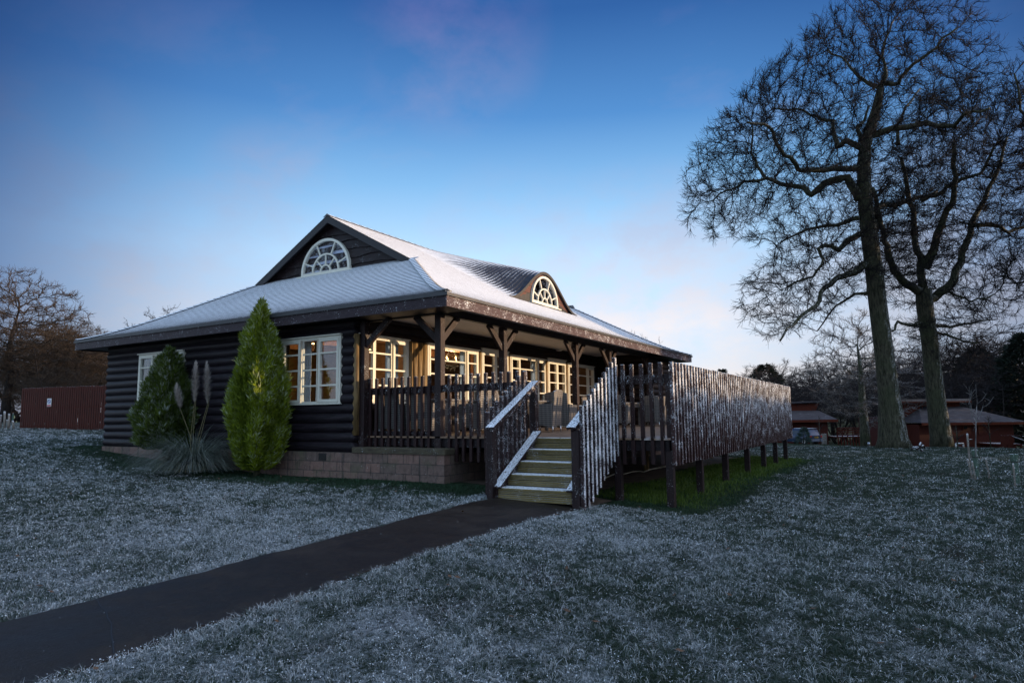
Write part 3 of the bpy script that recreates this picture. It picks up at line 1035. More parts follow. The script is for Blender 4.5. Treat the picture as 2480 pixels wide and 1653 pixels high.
fan_window('x', 2.665, -1, 6.03, 4.42, 0.945, MAT['glass_dark'], 'fan_window')
DXC, DHW, DYF = 7.49, 2.2, 1.65
fan_window('y', 1.70, -1, DXC, 3.775, 0.845, MAT['glass_refl'], 'fan_window')

# ---- gable boards and verge
gb = MB()
z = 4.26
while z < 5.9:
    h = 0.235
    ny = 28
    hw_b = min(3.02, (RIDGE_Z - 0.06 - z) / 0.549)
    hw_t = max(0.02, (RIDGE_Z - 0.06 - z - h) / 0.549)
    rows = [[], [], []]
    for i in range(ny + 1):
        u = -1 + 2 * i / ny
        yb = RY + u * hw_b
        wv = 0.022 * sin(yb * 3.1 + z * 7) + 0.014 * sin(yb * 7.7 + z * 13)
        rows[0].append((2.735, yb, z + wv))
        rows[1].append((2.695, yb, z + wv))
        rows[2].append((2.733, RY + u * hw_t, z + h + 0.03))
    gb.grid(rows)
    z += h
gb.build('gable_wall', MAT['gable'], lodge)
gk = MB().prism([(RY - 3.1, 4.2), (RY + 3.1, 4.2), (RY, RIDGE_Z - 0.05)], 'x', 2.75, 2.80)
gk.build('gable_wall', MAT['edge'], lodge)
MB().prism([(RY - 3.1, 4.2), (RY + 3.1, 4.2), (RY, RIDGE_Z - 0.05)], 'x', 11.6, 11.65).build('gable_wall', MAT['edge'], lodge)
for sgn in (-1, 1):
    for x in (GX + 0.01, 11.85):
        zt = lambda d: float(rz(d)) - 0.012
        e0 = (RY + sgn * 3.15, float(rz(6.48 - 3.15)) - 0.012)
        e1 = (RY, RIDGE_Z - 0.012)
        bg_ = MB()
        bg_.prism([e0, e1, (e1[0], e1[1] - 0.20), (e0[0], e0[1] - 0.20)], 'x', x, x + 0.04)
        bg_.prism([(e0[0], e0[1] - 0.02), (e1[0], e1[1] - 0.02), (e1[0], e1[1] - 0.05), (e0[0], e0[1] - 0.05)], 'x', x + 0.04, x + 0.26)
        bg_.build('bargeboard', MAT['edge'], lodge)

# ---- tiled roof, every course a real step
GAUGE = 2.305 / 20


def dormer_h(x, y):
    H = np.maximum(0.0, 4.735 + (RIDGE_Z - 4.735) / (RY - DYF) * (y - DYF) - rz(y - EY0))
    u = np.clip(np.abs(x - DXC) / DHW, 0, 1)
    return np.where(y >= DYF - 1e-5, H * 0.5 * (1 + np.cos(pi * u)), 0.0)


def slope(name, P, lim, dmax, nseg, d0=-0.035, butt=0.006):
    """P(s,d,h)->(x,y,z) arrays; lim(d)->(s0,s1)"""
    V, F, cv, ev, fl = [], [], [], [], []
    ds = [d0] + [GAUGE * k for k in range(1, 200) if GAUGE * k < dmax - 0.03] + [dmax]
    o = 0
    r = np.random.default_rng(5)
    for k in range(len(ds) - 1):
        a, b = ds[k], ds[k + 1]
        la, lb = lim(a + 1e-4), lim(b)
        u = np.linspace(0, 1, nseg + 1)
        # tile-wide jitter of the butt height
        jit = r.uniform(-0.10, 0.10, nseg + 1) * min(butt, 0.01)
        sa, sb = la[0] + (la[1] - la[0]) * u, lb[0] + (lb[1] - lb[0]) * u
        lowz = P(sa, np.full_like(u, a + 1e-4), 0.0 - (0.05 if k == 0 else 0.004))
        low = P(sa, np.full_like(u, a + 1e-4), butt + jit)
        up = P(sb, np.full_like(u, b - 1e-4), 0.0)
        n = nseg + 1
        V += [lowz, low, low, up]
        cv += [np.full(n, -0.5), np.full(n, -0.5), np.zeros(n), np.ones(n)]
        ev += [np.full(n, a), np.full(n, a), np.full(n, a), np.full(n, b)]
        for ss, dd in ((sa, a), (sa, a), (sa, a), (sb, b)):
            if nseg >= 140:
                g_ = np.abs(dormer_h(ss + .05, np.full(n, EY0 + dd + 1e-4)) - dormer_h(ss - .05, np.full(n, EY0 + dd + 1e-4))) / 0.1
                fl.append(np.clip(g_ * 1.9, 0, 1))
            else:
                fl.append(np.zeros(n))
        i = np.arange(nseg)
        for q in (0, 2):
            F.append(np.stack([o + q * n + i, o + q * n + i + 1, o + (q + 1) * n + i + 1, o + (q + 1) * n + i], 1))
        o += 4 * n
    ob = fast_mesh(name, np.concatenate(V), np.concatenate(F), MAT['roof'], roof, {'course': np.concatenate(cv), 'eave': np.concatenate(ev), 'flank': np.concatenate(fl)}, off=world_of(roof))
    return ob


def st(*a):
    return np.stack(np.broadcast_arrays(*[np.asarray(q, float) for q in a]), 1)


rb = MB()
# dark felt-and-batten body just under the tiles (keeps daylight out of the roof space)
def body(x, y):
    d = np.minimum.reduce([y - EY0, EY1 - y])
    dx = np.minimum(x - EX0, EX1 - x) * HK
    return d, dx
rows = []
for x in np.linspace(GX + .02, 11.86, 40):
    rows.append([(x, y, float(rz(min(y - EY0, EY1 - y))) - 0.05 + (float(dormer_h(np.array(x), np.array(y))) if y > 1.74 else 0.0)) for y in list(np.linspace(EY0 + .02, 1.72, 8)) + list(np.linspace(1.742, EY1 - .02, 30))])
rb.grid(rows)
for xa, sg in ((EX0, 1), (EX1, -1)):
    rows = []
    for k in range(9):
        dd = 3.40 * k / 8
        x = xa + sg * dd / HK
        rows.append([(x, y, float(rz(min(dd, y - EY0, EY1 - y))) - 0.05) for y in np.linspace(EY0 + .02, EY1 - .02, 50)])
    rb.grid(rows)
roof = rb.build('tiled_roof', MAT['edge'], lodge)


def lim_main(d):
    if d < 3.407:
        return (EX0 - 0.035 + max(d, 0) / HK, EX1 + 0.035 - max(d, 0) / HK)
    return (GX, 11.88)


def lim_end(d):
    dd = min(max(d, 0), 3.407)
    return (EY0 - 0.035 + dd, EY1 + 0.035 - dd)


slope('roof_slope', lambda s, d, h: st(s, EY0 + d, rz(d) + h + dormer_h(s, EY0 + d)), lim_main, RY - EY0, 150)
slope('roof_slope', lambda s, d, h: st(s, EY1 - d, rz(d) + h), lim_main, RY - EY0, 20)
slope('roof_slope', lambda s, d, h: st(EX0 + d / HK, s, rz(d) + h), lim_end, 3.66, 90, butt=0.014)
slope('roof_slope', lambda s, d, h: st(EX1 - d / HK, s, rz(d) + h), lim_end, 3.66, 12)


def caps(name, fn, t0, t1, n):
    """overlapping cap tiles along a hip or ridge: fn(t)->(left, centre, right) points"""
    V, F, cv = [], [], []
    for k in range(n):
        a, b = t0 + (t1 - t0) * k / n, t0 + (t1 - t0) * (k + 1.15) / n
        L0, C0, R0 = [np.array(p) for p in fn(a)]
        L1, C1, R1 = [np.array(p) for p in fn(b)]
        up = np.array((0, 0, 1.0))
        o = len(V)
        V += [L0, C0, R0, L0 + up * .022, C0 + up * .027, R0 + up * .022, L0 + up * .022, C0 + up * .027, R0 + up * .022, L1 + up * .008, C1 + up * .012, R1 + up * .008]
        cv += [-0.5] * 6 + [0.0] * 3 + [0.9] * 3
        F += [(o, o + 1, o + 4, o + 3), (o + 1, o + 2, o + 5, o + 4), (o + 6, o + 7, o + 10, o + 9), (o + 7, o + 8, o + 11, o + 10)]
    fast_mesh(name, V, F, MAT['roof'], roof, {'course': cv, 'eave': [1.0] * len(V)}, off=world_of(roof))


def hip_fn(xa, sx, ya, sy):
    def fn(d):
        dd = d
        w = 0.15
        x, y, z = xa + sx * dd / HK, ya + sy * dd, float(rz(dd)) + 0.02
        return ((x + sx * w * 0.0, y + sy * w, float(rz(dd)) + 0.02), (x, y, z + 0.015), (x + sx * w, y, float(rz(dd)) + 0.02))
    return fn


for xa, sx in ((EX0, 1), (EX1, -1)):
    for ya, sy in ((EY0, 1), (EY1, -1)):
        caps('hip_cap', hip_fn(xa, sx, ya, sy), -0.02, 3.40, 26)
caps('ridge_cap', lambda x: ((x, RY + .14, RIDGE_Z - .06), (x, RY, RIDGE_Z + .015), (x, RY - .14, RIDGE_Z - .06)), GX - .01, 11.9, 30)

# ---- bell dormer front
dz = lambda x: float(rz(DYF - EY0)) + float(dormer_h(np.array(x), np.array(DYF)))
df = MB()
rows = [[], []]
xs_ = np.linspace(DXC - DHW, DXC + DHW, 61)
for x in xs_:
    rows[0].append((x, 1.73, float(rz(1.73 - EY0)) - 0.02))
    rows[1].append((x, 1.73, max(dz(x) - 0.01, float(rz(1.73 - EY0)) - 0.01)))
df.grid(rows)
dform = df.build('dormer_front', MAT['cheek'], lodge)
de = MB()
rows = [[], [], [], []]
for x in xs_:
    zt = dz(x)
    rows[0].append((x, DYF - 0.012, zt + 0.022))
    rows[1].append((x, DYF - 0.012, zt - 0.065))
    rows[2].append((x, 1.728, zt - 0.065))
    rows[3].append((x, 1.728, zt + 0.01))
de.grid(rows)
de.build('dormer_bargeboard', MAT['edge'], dform)
for zz_ in (3.98, 4.22):
    for sg in (-1, 1):
        x1 = DXC + sg * (0.87 if zz_ < 4.1 else 0.74)
        u = math.acos(min(1, max(-1, 2 * (zz_ - float(rz(DYF - EY0))) / 1.06 - 1))) / pi * DHW
        x0 = DXC + sg * u
        MB().box(min(x0, x1), max(x0, x1), 1.718, 1.728, zz_ - 0.012, zz_).build('board_joint', MAT['edge'], dform)

# ---- interior seen through the windows
room = MB()
for a, b in ((2.07, LW[0][0]), (LW[0][1], LW[1][0]), (LW[1][1], 11.3)):
    room.box(-0.05, -0.03, a, b, 0, 2.45)
for a, b in LW:
    room.box(-0.05, -0.03, a, b, 0, 0.66)
    room.box(-0.05, -0.03, a, b, 2.10, 2.45)
room.box(-0.02, 14.2, 8.4, 8.45, 0, 2.45)
room.box(12.1, 12.15, 2.2, 8.4, 0, 2.45)
room.box(4.0, 4.1, 3.6, 8.4, 0, 2.45)
room.box(-0.02, 12.1, 2.16, 2.18, 2.12, 2.45)
for a, b in solid:
    room.box(a, b, 2.145, 2.18, 0, 2.11)
for a, b in FW:
    room.box(a, b, 2.145, 2.18, 0, 0.66)
room.build('interior_wall', MAT['interior'], lodge)
rf = MB().box(-0.05, 14.2, 2.15, 11.3, -0.05, 0.0)
rf.build('interior_floor', MAT['carpet'], lodge)
rc = MB()
for i in range(62):
    x = i * 0.2
    rc.box(x, x + 0.19, 2.185, 8.38, 2.452, 2.47)
rc.box(-0.02, 12.2, 2.16, 11.3, 2.475, 2.49)
for y in (3.6, 5.2, 6.8):
    rc.box(-0.02, 12.1, y, y + 0.14, 2.27, 2.45)
rc.build('interior_ceiling', MAT['ceiling_wood'], lodge)
ip = MB()
for (x, y) in ((1.15, 4.6), (3.98, 3.5), (7.6, 4.4), (10.4, 5.0)):
    MB().box(x, x + 0.14, y, y + 0.14, 0, 2.45).build('interior_post', MAT['ceiling_wood'], lodge)


def curtain(axis, c, s0, s1, z0, z1, label, mat, group=None):
    mb = MB()
    n = 40
    rows = [[], []]
    for i in range(n + 1):
        s = s0 + (s1 - s0) * i / n
        o = 0.022 * sin(i * 1.15) + 0.01 * sin(i * 0.51 + s0)
        for r, z in zip(rows, (z0, z1)):
            r.append((c + o, s, z) if axis == 'x' else (s, c + o, z))
    mb.grid(rows, smooth=True)
    rows2 = [[(p[0] + (0.004 if axis == 'x' else 0), p[1] + (0.004 if axis == 'y' else 0), p[2]) for p in r] for r in rows]
    mb.grid(rows2, smooth=True)
    ctr = ((c, (s0 + s1) / 2, z0) if axis == 'x' else ((s0 + s1) / 2, c, z0))
    o = mb.build('curtain', mat, None, off=ctr)
    o.location = ctr
    tag(o, label, 'curtain', group)
    return o


curtain('x', 0.06, 3.62, 4.02, 0.5, 2.1, 'pale blue curtain drawn to the side behind the big end wall window, beside the cypress', MAT['curtain'])
curtain('x', 0.06, 2.36, 2.58, 0.5, 2.1, 'narrow pale blue curtain at the veranda side of the end wall window', MAT['curtain'])
curtain('y', 2.26, 0.02, 0.33, 0.4, 2.1, 'narrow blue curtain added against stray sun at the log corner veranda window', MAT['curtain'])  # added to stop sun crossing the room on to the cypress
curtain('y', 2.26, 0.98, 1.40, 0.4, 2.1, 'blue curtain in the veranda window next to the corner of the lodge', MAT['curtain'])
curtain('y', 2.26, 3.80, 4.22, 0.4, 2.1, 'blue curtain in the veranda window behind the corner post', MAT['curtain'])
curtain('y', 2.26, 7.60, 7.98, 0.4, 2.1, 'blue curtain in the veranda window between the two pairs of glazed doors', MAT['curtain'])


def point_light(name, loc, e, parent=None, r=0.05):
    l = bpy.data.lights.new(name, 'POINT')
    l.energy = e
    l.color = (1.0, 0.64, 0.32)
    l.shadow_soft_size = r
    o = bpy.data.objects.new(name, l)
    COL.objects.link(o)
    o.location = loc
    if parent is not None:
        o.parent = parent
        o.location = Vector(loc) - world_of(parent)
    return o


# chandelier behind the window by the corner post
cpt = hit('y', 3.9, 1094, 852)
ch = thing('chandelier', 'lit iron chandelier with candle bulbs hanging inside behind the corner post', 'chandelier', (cpt[0], cpt[1], 2.45))
m_ = MB()
R_ = 0.34
ring = [(R_ * cos(a), R_ * sin(a), -0.42) for a in np.linspace(0, 2 * pi, 25)]
m_.tube(ring, 0.014, 6, cap=False)
for k in range(4):
    a = k * pi / 2
    m_.tube([(0, 0, 0), (R_ * 0.5 * cos(a), R_ * 0.5 * sin(a), -0.25), (R_ * cos(a), R_ * sin(a), -0.42)], 0.008, 5)
m_.build('ring', MAT['black'], ch)
for k in range(8):
    a = k * pi / 4 + 0.2
    MB().lathe([(0.001, 0), (0.016, 0.012), (0.02, 0.035), (0.012, 0.06), (0.001, 0.08)], 8, (R_ * cos(a), R_ * sin(a), -0.40)).build('candle_bulb', MAT['bulb'], ch)
point_light('chandelier_light', (cpt[0], cpt[1], 1.98), 110, ch, 0.25)


def pendant(px, py, axis, c, label, e, r=0.17):
    p = hit(axis, c, px, py)
    t = thing('pendant_lamp', label, 'lamp', (p[0], p[1], 2.45), group='ceiling lamps inside the lodge')
    h = 2.45 - p[2]
    MB().tube([(0, 0, 0), (0, 0, -h + 0.02)], 0.006, 5).build('cord', MAT['black'], t)
    MB().lathe([(0.02, -h + 0.06), (r * 0.6, -h + 0.045), (r, -h)], 18).build('shade', MAT['black'], t)
    MB().lathe([(0.001, -h - 0.006), (r * 0.9, -h - 0.006), (r * 0.92, -h + 0.004)], 18).build('diffuser', MAT['lampglow'], t)
    point_light('lamp_light', (p[0], p[1], p[2] - 0.1), e, t, 0.12)


pendant(763.8, 831.5, 'x', 1.9, 'lit round pendant lamp inside the end wall window', 22)
pendant(884, 846, 'y', 4.3, 'lit round pendant lamp inside the veranda window at the log corner', 45, 0.2)
pendant(1436, 888, 'y', 6.0, 'lit pendant lamp glowing orange behind the farthest veranda window', 110, 0.2)
pendant(1205, 862, 'y', 6.5, 'lit pendant lamp deep inside the lodge behind the glazed doors', 80, 0.2)

# ================================================================== DECK, RAILINGS, STAIRS
DY, DX1 = -4.45, 11.95
deck = thing('timber_deck', 'raised timber deck dusted with snow in front of the veranda', 'deck', (6, -2.2, 0), world=True)
db = MB()
y = DY + 0.03
i = 0
while y < 2.02:
    db.box(0.0, 12.18, y, min(y + 0.135, 2.03), -0.03 - 0.0012 * (i % 3), 0.0 - 0.0012 * (i % 3))
    y += 0.141
    i += 1
dfo = db.build('deck_floor', MAT['deck'], deck)
rim = MB()
rim.box(0.05, 0.10, DY + 0.05, -0.05, -0.20, -0.035)
rim.box(0.10, 12.1, DY + 0.05, DY + 0.10, -0.20, -0.035)
rim.box(0.05, 0.10, -0.04, 1.95, -0.19, -0.035)
rim.build('rim_beam', MAT['rail_dark'], deck)
jo = MB()
for x in np.arange(0.6, 12, 0.6):
    jo.box(x, x + 0.05, DY + 0.11, -0.32, -0.19, -0.036)
jo.build('joist', MAT['rail_dark'], deck)
for x in (0.03, 1.70, 3.62, 5.75, 7.75, 9.55, 11.35):
    g0 = float(gz(x, DY)) - 0.15
    MB().bbox(x, x + 0.115, DY, DY + 0.115, g0, -0.205, 0.006).build('leg', MAT['post'], deck)
for x in (1.7, 5.0, 8.6, 11.0):
    MB().bbox(x, x + 0.1, -2.3, -2.2, -1.2, -0.2, 0.006).build('leg', MAT['vlog'], deck)
MB().bbox(0.02, 0.13, -3.60, -3.49, float(gz(0, -3.5)) - 0.1, -0.03, 0.006).build('leg', MAT['post'], deck)
cable = MB()
pts = []
for (u, v) in ((640, 990), (830, 915), (950, 925), (1090, 885), (1200, 880), (1245, 892), (1340, 855), (1450, 835), (1620, 800)):
    px, py = 1360 + u * .15942, 1000 + v * .15942
    q = hit('z', -0.86, px, py)
    k = 1.0
    q = CAM + (q - CAM) * min(1.0, (-0.4 - CAM[1]) / (q[1] - CAM[1]))
    q[2] = max(q[2], float(gz(q[0], q[1])) + 0.03)
    pts.append(tuple(q))
cable.tube(pts, 0.012, 6)
co = cable.build('cable', plain('white_cable', (0.5, 0.45, 0.36), 0.5), None, off=pts[4])
co.location = pts[4]
tag(co, 'pale cable sagging along under the raised timber deck', 'cable')


def slat_run(ts, fixed, axis, zb, zt, w=0.060, dep=0.058, r=random.Random(3)):
    mb = MB()
    for t in ts:
        j = r.uniform(-0.006, 0.006)
        tl = r.uniform(-0.004, 0.004)
        zt_ = (zt(t) if callable(zt) else zt) + j
        zb_ = (zb(t) if callable(zb) else zb) + r.uniform(-0.008, 0.008)
        b = 0.005
        if axis == 'y':
            x0, x1, y0, y1 = fixed, fixed + dep, t - w / 2 + tl, t + w / 2 + tl
        else:
            x0, x1, y0, y1 = t - w / 2 + tl, t + w / 2 + tl, fixed, fixed + dep
        mb.bbox(x0, x1, y0, y1, zb_, zt_, b)
    return mb


ra = thing('slatted_railing', 'short dark slatted railing on the stone plinth between log wall and corner post', 'railing', (0, 1.1, 0), world=True)
slat_run(np.linspace(1.985, 0.29, 11), 0.0, 'y', -0.212, 1.165).build('slat_panel', MAT['slat_low'], ra)
MB().box(0.060, 0.10, 0.15, 1.86, 0.83, 0.97).build('rail', MAT['rail'], ra)
MB().box(0.060, 0.10, 0.15, 1.86, -0.02, 0.10).build('rail', MAT['rail_dark'], ra)
rb_ = thing('slatted_railing', 'frosted slatted railing from the corner post to the top of the stairs', 'railing', (0, -1.0, 0), world=True)
slat_run([-.19 - .1655 * k for k in range(11)], 0.0, 'y', -0.455, 1.16).build('slat_panel', MAT['slat'], rb_)
MB().box(0.060, 0.10, -1.90, -0.005, 0.842, 0.977).build('rail', MAT['rail'], rb_)
rc_ = thing('slatted_railing', 'frosted slatted railing between the stairs and the outer deck corner', 'railing', (0, -4.0, 0), world=True)
slat_run([-3.553, -3.672, -3.827, -3.988, -4.144, -4.304], 0.0, 'y', -0.41, 1.176).build('slat_panel', MAT['slat'], rc_)
MB().box(0.060, 0.10, -4.46, -3.56, 0.86, 0.998).build('rail', MAT['rail'], rc_)
sc_ = thing('screen_fence', 'long fence of close frosted slats along the outer edge of the deck', 'fence', (6, -4.5, 0), world=True)
n_sl = 71
slat_run([-0.075 + (11.93 + 0.075) * k / (n_sl - 1) for k in range(n_sl)], -4.545, 'x', -0.41, 1.178, w=0.062, dep=0.055).build('slat_panel', MAT['screen'], sc_)
MB().bbox(0.062, 0.14, -4.44, -4.36, -0.03, 0.98, 0.006).build('end_post', MAT['slat'], sc_)
scr = MB()
for z in (0.86, -0.16):
    scr.box(-0.02, 11.95, -4.494, -4.455, z, z + 0.138)
scr.build('rail', MAT['rail'], sc_)

stairs = thing('deck_stairs', 'five grooved timber steps with snowy handrails up to the deck', 'stairs', (-0.7, -2.75, -0.92), world=True)
XS, TR, YL, YR = -0.06, 0.296, -2.085, -3.352
for k in range(5):
    x = XS - k * TR
    z1 = -0.18 * k - 0.004
    z0 = -0.18 * (k + 1) - (0.02 if k == 4 else 0)
    mb, bk_ = MB(), MB()
    # riser of two grooved boards: grooves modelled, their shade painted by a dark backing
    for z_a, z_b in ((z0 + 0.004, (z0 + z1) / 2 - 0.003), ((z0 + z1) / 2 + 0.002, z1 - 0.03)):
        m = 3
        for q in range(m):
            a, b = z_a + (z_b - z_a) * q / m, z_a + (z_b - z_a) * (q + 1) / m
            mb.box(x - 0.028, x, YR, YL, a + 0.004, b - 0.004)
        bk_.box(x - 0.012, x + 0.002, YR, YL, z_a, z_b)
    ris = mb.build('riser', MAT['tread'], stairs)
    bk_.build('groove_shade', MAT['edge'], ris)  # near-black backing paints the shade inside the grooves
    if k:
        tb = MB()
        for q in range(2):
            tb.bbox(x - 0.035 + q * 0.15, x - 0.035 + q * 0.15 + 0.145, YR, YL, z1 - 0.028, z1, 0.006)
        tb.build('tread', MAT['tread'], stairs)
nose = MB().bbox(XS - 0.035, XS + 0.10, YR, YL, -0.033, -0.002, 0.006)
nose.build('tread', MAT['tread'], stairs)


def rake(x):
    return -0.72 + (x - (XS - 4 * TR)) * (0.18 / TR)


for yl in (YL, YR - 0.045):
    s = MB()
    x0, x1 = XS - 4 * TR - 0.05, 0.0
    s.prism([(x0, rake(x0) + 0.02), (x1, rake(x1) + 0.02), (x1, rake(x1) - 0.26), (x0 + 0.28, -0.93), (x0, -0.93)], 'y', yl, yl + 0.045)
    s.build('stringer', MAT['handrail'], stairs)
    t = MB()
    yy = yl + (0.0225 if yl == YL else 0.0225)
    t.bar((x0 - 0.03, yy + (-0.02 if yl == YL else 0.02), rake(x0 - 0.03) + 0.045), (x1 + 0.02, yy + (-0.02 if yl == YL else 0.02), rake(x1 + 0.02) + 0.045), 0.15, 0.034)
    t.build('stringer_cap', MAT['handrail'], stairs)
gl = float(gz(-1.3, -2)) - 0.1
MB().bbox(-1.38, -1.24, -2.05, -1.935, gl, 0.17, 0.008).build('newel_post', MAT['post'], stairs)
MB().bbox(-1.38, -1.24, -3.53, -3.40, gl - 0.05, 0.16, 0.008).build('newel_post', MAT['post'], stairs)
MB().bbox(0.0, 0.12, -2.06, -1.94, -0.03, 0.93, 0.008).build('newel_post', MAT['rail'], stairs)
MB().bbox(0.0, 0.12, -3.50, -3.385, -0.03, 0.95, 0.008).build('newel_post', MAT['rail'], stairs)
hs = (0.965 - 0.19) / 1.47
for yc in (-2.035, -3.43):
    h = MB()
    h.bar((-1.43, yc, 0.185), (0.045, yc, 0.185 + hs * 1.475), 0.145, 0.035)
    h.bar((-1.38, yc, 0.13), (0.02, yc, 0.13 + hs * 1.40), 0.04, 0.075)
    if yc > -3:
        h.box(0.04, 0.14, yc - 0.07, yc + 0.07, 0.945, 0.985)
    h.build('handrail', MAT['handrail'], stairs)
xs_sl = [-1.34 + 0.1435 * k for k in range(9)]
slat_run(xs_sl, -1.965, 'x', lambda t: rake(t) - 0.06, lambda t: 0.434 + (t + 1.34) * 0.612).build('slat_panel', MAT['slat'], stairs)
xs_sr = [-1.36 + 0.1435 * k for k in range(10)]
slat_run(xs_sr, -3.60, 'x', lambda t: max(-0.955, -0.955 + (t + 1.20) * 0.6), lambda t: 0.50 + (t + 1.36) * 0.612).build('slat_panel', MAT['slat_heavy'], stairs)


# ---- wicker furniture
def wicker_mat(name, c1, c2):
    m, nt, b = new_mat(name)
    tc = nt.new('ShaderNodeTexCoord').outputs['Object']
    w1 = nt.new('ShaderNodeTexWave', wave_type='BANDS', bands_direction='Z')
    w1.inputs['Scale'].default_value = 7
    w1.inputs['Distortion'].default_value = 1.2
    nt.link(tc, w1.inputs['Vector'])
    w2 = nt.new('ShaderNodeTexWave', wave_type='BANDS', bands_direction='DIAGONAL')
    w2.inputs['Scale'].default_value = 7
    nt.link(nt.mapping(tc, (1, 1, 0.05)), w2.inputs['Vector'])
    h = nt.math('ADD', w1.outputs['Fac'], nt.math('MULTIPLY', w2.outputs['Fac'], 0.5))
    n = nt.noise(tc, 9, 3)
    col = nt.ramp(nt.math('ADD', nt.math('MULTIPLY', h, 0.5), nt.math('MULTIPLY', n, 0.3)), [(0.2, c1), (0.8, c2)])
    ge = nt.new('ShaderNodeNewGeometry')
    sz = nt.new('ShaderNodeSeparateXYZ')
    nt.link(ge.outputs['Normal'], sz.inputs[0])
    f = nt.math('MULTIPLY', nt.mrange(sz.outputs['Z'], 0.6, 0.85), nt.mrange(nt.noise(tc, 30, 3), 0.45, 0.6))
    nt.link(nt.mix(f, col, SNOW), b.inputs['Base Color'])
    b.inputs['Roughness'].default_value = 0.55
    nt.link(nt.bump(h, 0.6, 0.006), b.inputs['Normal'])
    return m


MAT['wicker'] = wicker_mat('grey_wicker', (0.045, 0.042, 0.042), (0.15, 0.135, 0.125))


def make_chair(label):
    t = thing('wicker_armchair', label, 'armchair', group='wicker armchairs on the veranda')
    # curved high back (faces +y)
    def panel(mb, P, th):
        """thick curved panel from a function P(u,v)->(point, normal)"""
        A, B = [], []
        for i in range(13):
            ra_, rb2 = [], []
            for j in range(11):
                p, nn = P(i / 12, j / 10)
                ra_.append(tuple(np.array(p) + np.array(nn) * th / 2))
                rb2.append(tuple(np.array(p) - np.array(nn) * th / 2))
            A.append(ra_)
            B.append(rb2)
        mb.grid(A, True)
        mb.grid(B, True)
        for edge in ((A[0], B[0]), (A[-1], B[-1]), ([r[0] for r in A], [r[0] for r in B]), ([r[-1] for r in A], [r[-1] for r in B])):
            mb.grid([edge[0], edge[1]])
    bk = MB()
    def back(u, v):
        x = (v - 0.5) * 0.60
        z = 0.085 + u * 0.87 - 0.05 * abs(2 * v - 1) ** 2 * u + (0.05 * (1 - u) * sin(pi * v) if u < 0.08 else 0)
        y = -0.27 - 0.16 * max(0, u - 0.4) ** 1.4 + 0.05 * (2 * v - 1) ** 2 - 0.03 * sin(u * pi)
        return (x, y, z), (0, -1, 0)
    panel(bk, back, 0.045)
    bk.build('backrest', MAT['wicker'], t)
    for sx in (-1, 1):
        am = MB()
        def side(u, v, sx=sx):
            y = -0.26 + v * 0.54
            z = 0.085 + u * 0.56 - 0.03 * v * u + (0.05 * sin(pi * v) if u < 0.05 else 0)
            x = sx * (0.29 + 0.035 * u + 0.02 * sin(pi * v))
            return (x, y, z), (1, 0, 0)
        panel(am, side, 0.055)
        am.build('armrest', MAT['wicker'], t)
    st_ = MB().bbox(-0.265, 0.265, -0.22, 0.27, 0.30, 0.42, 0.02)
    st_.box(-0.262, 0.262, 0.225, 0.262, 0.12, 0.30)
    st_.build('seat', MAT['wicker'], t)
    for sx in (-1, 1):
        for sy in (-0.26, 0.25):
            MB().tube([(sx * 0.275, sy, 0.0), (sx * 0.27, sy * 0.97, 0.13)], [0.014, 0.016], 8).build('leg', MAT['metal'], t)
    return t


def make_table(label):
    t = thing('wicker_table', label, 'table', group='patio tables on the veranda')
    MB().bbox(-0.78, 0.78, -0.48, 0.48, 0.70, 0.735, 0.01).build('tabletop', MAT['wicker'], t)
    MB().bbox(-0.72, 0.72, -0.42, 0.42, 0.60, 0.698, 0.01).build('apron', MAT['wicker'], t)
    for sx in (-1, 1):
        for sy in (-1, 1):
            MB().bbox(sx * 0.67 - 0.035, sx * 0.67 + 0.035, sy * 0.38 - 0.035, sy * 0.38 + 0.035, 0, 0.60, 0.006).build('leg', MAT['wicker'], t)
    return t


chairs = [
    (0.48, 1.48, -90, 'wicker armchair behind the plinth railing, the one closest to the log wall'),
    (0.50, 0.72, -90, 'wicker armchair behind the plinth railing, the one closest to the corner post'),
    (1.25, 0.02, 0, 'sunlit wicker armchair just past the corner post, turned towards the wall'),
    (2.42, 0.35, -90, 'dark wicker armchair between the corner post and the snowy handrail'),
    (3.32, -0.50, 8, 'wicker armchair at the head of the stairs with its curved back lit'),
    (4.75, -0.15, -84, 'dark high-backed wicker armchair right beside the one at the head of the stairs'),
    (4.5, 1.35, 180, 'frosted wicker armchair on the window side of the middle table'),
    (8.15, -0.35, -84, 'dark wicker armchair seen through the slats beside the stair top'),
    (9.35, 0.95, 180, 'wicker armchair on the window side of the far table'),
    (10.15, -0.72, -90, 'wicker armchair seen through the slats at the middle of the outer railing'),
    (10.75, -0.55, 10, 'wicker armchair with a sunlit back nearest the deck corner post'),
]
c0 = None
for x, y, a, lab in chairs:
    if c0 is None:
        c0 = make_chair(lab)
        c0.location = (x, y, 0)
        c0.rotation_euler = (0, 0, radians(a))
    else:
        copy_tree(c0, (x, y, 0), radians(a), lab)
t0 = make_table('wicker patio table behind the plinth railing')
t0.location = (1.45, 1.05, 0)
copy_tree(t0, (3.75, 0.45, 0), 0, 'wicker patio table by the head of the stairs')
copy_tree(t0, (9.3, 0.05, 0), 0, 'wicker patio table behind the railing at the deck corner')


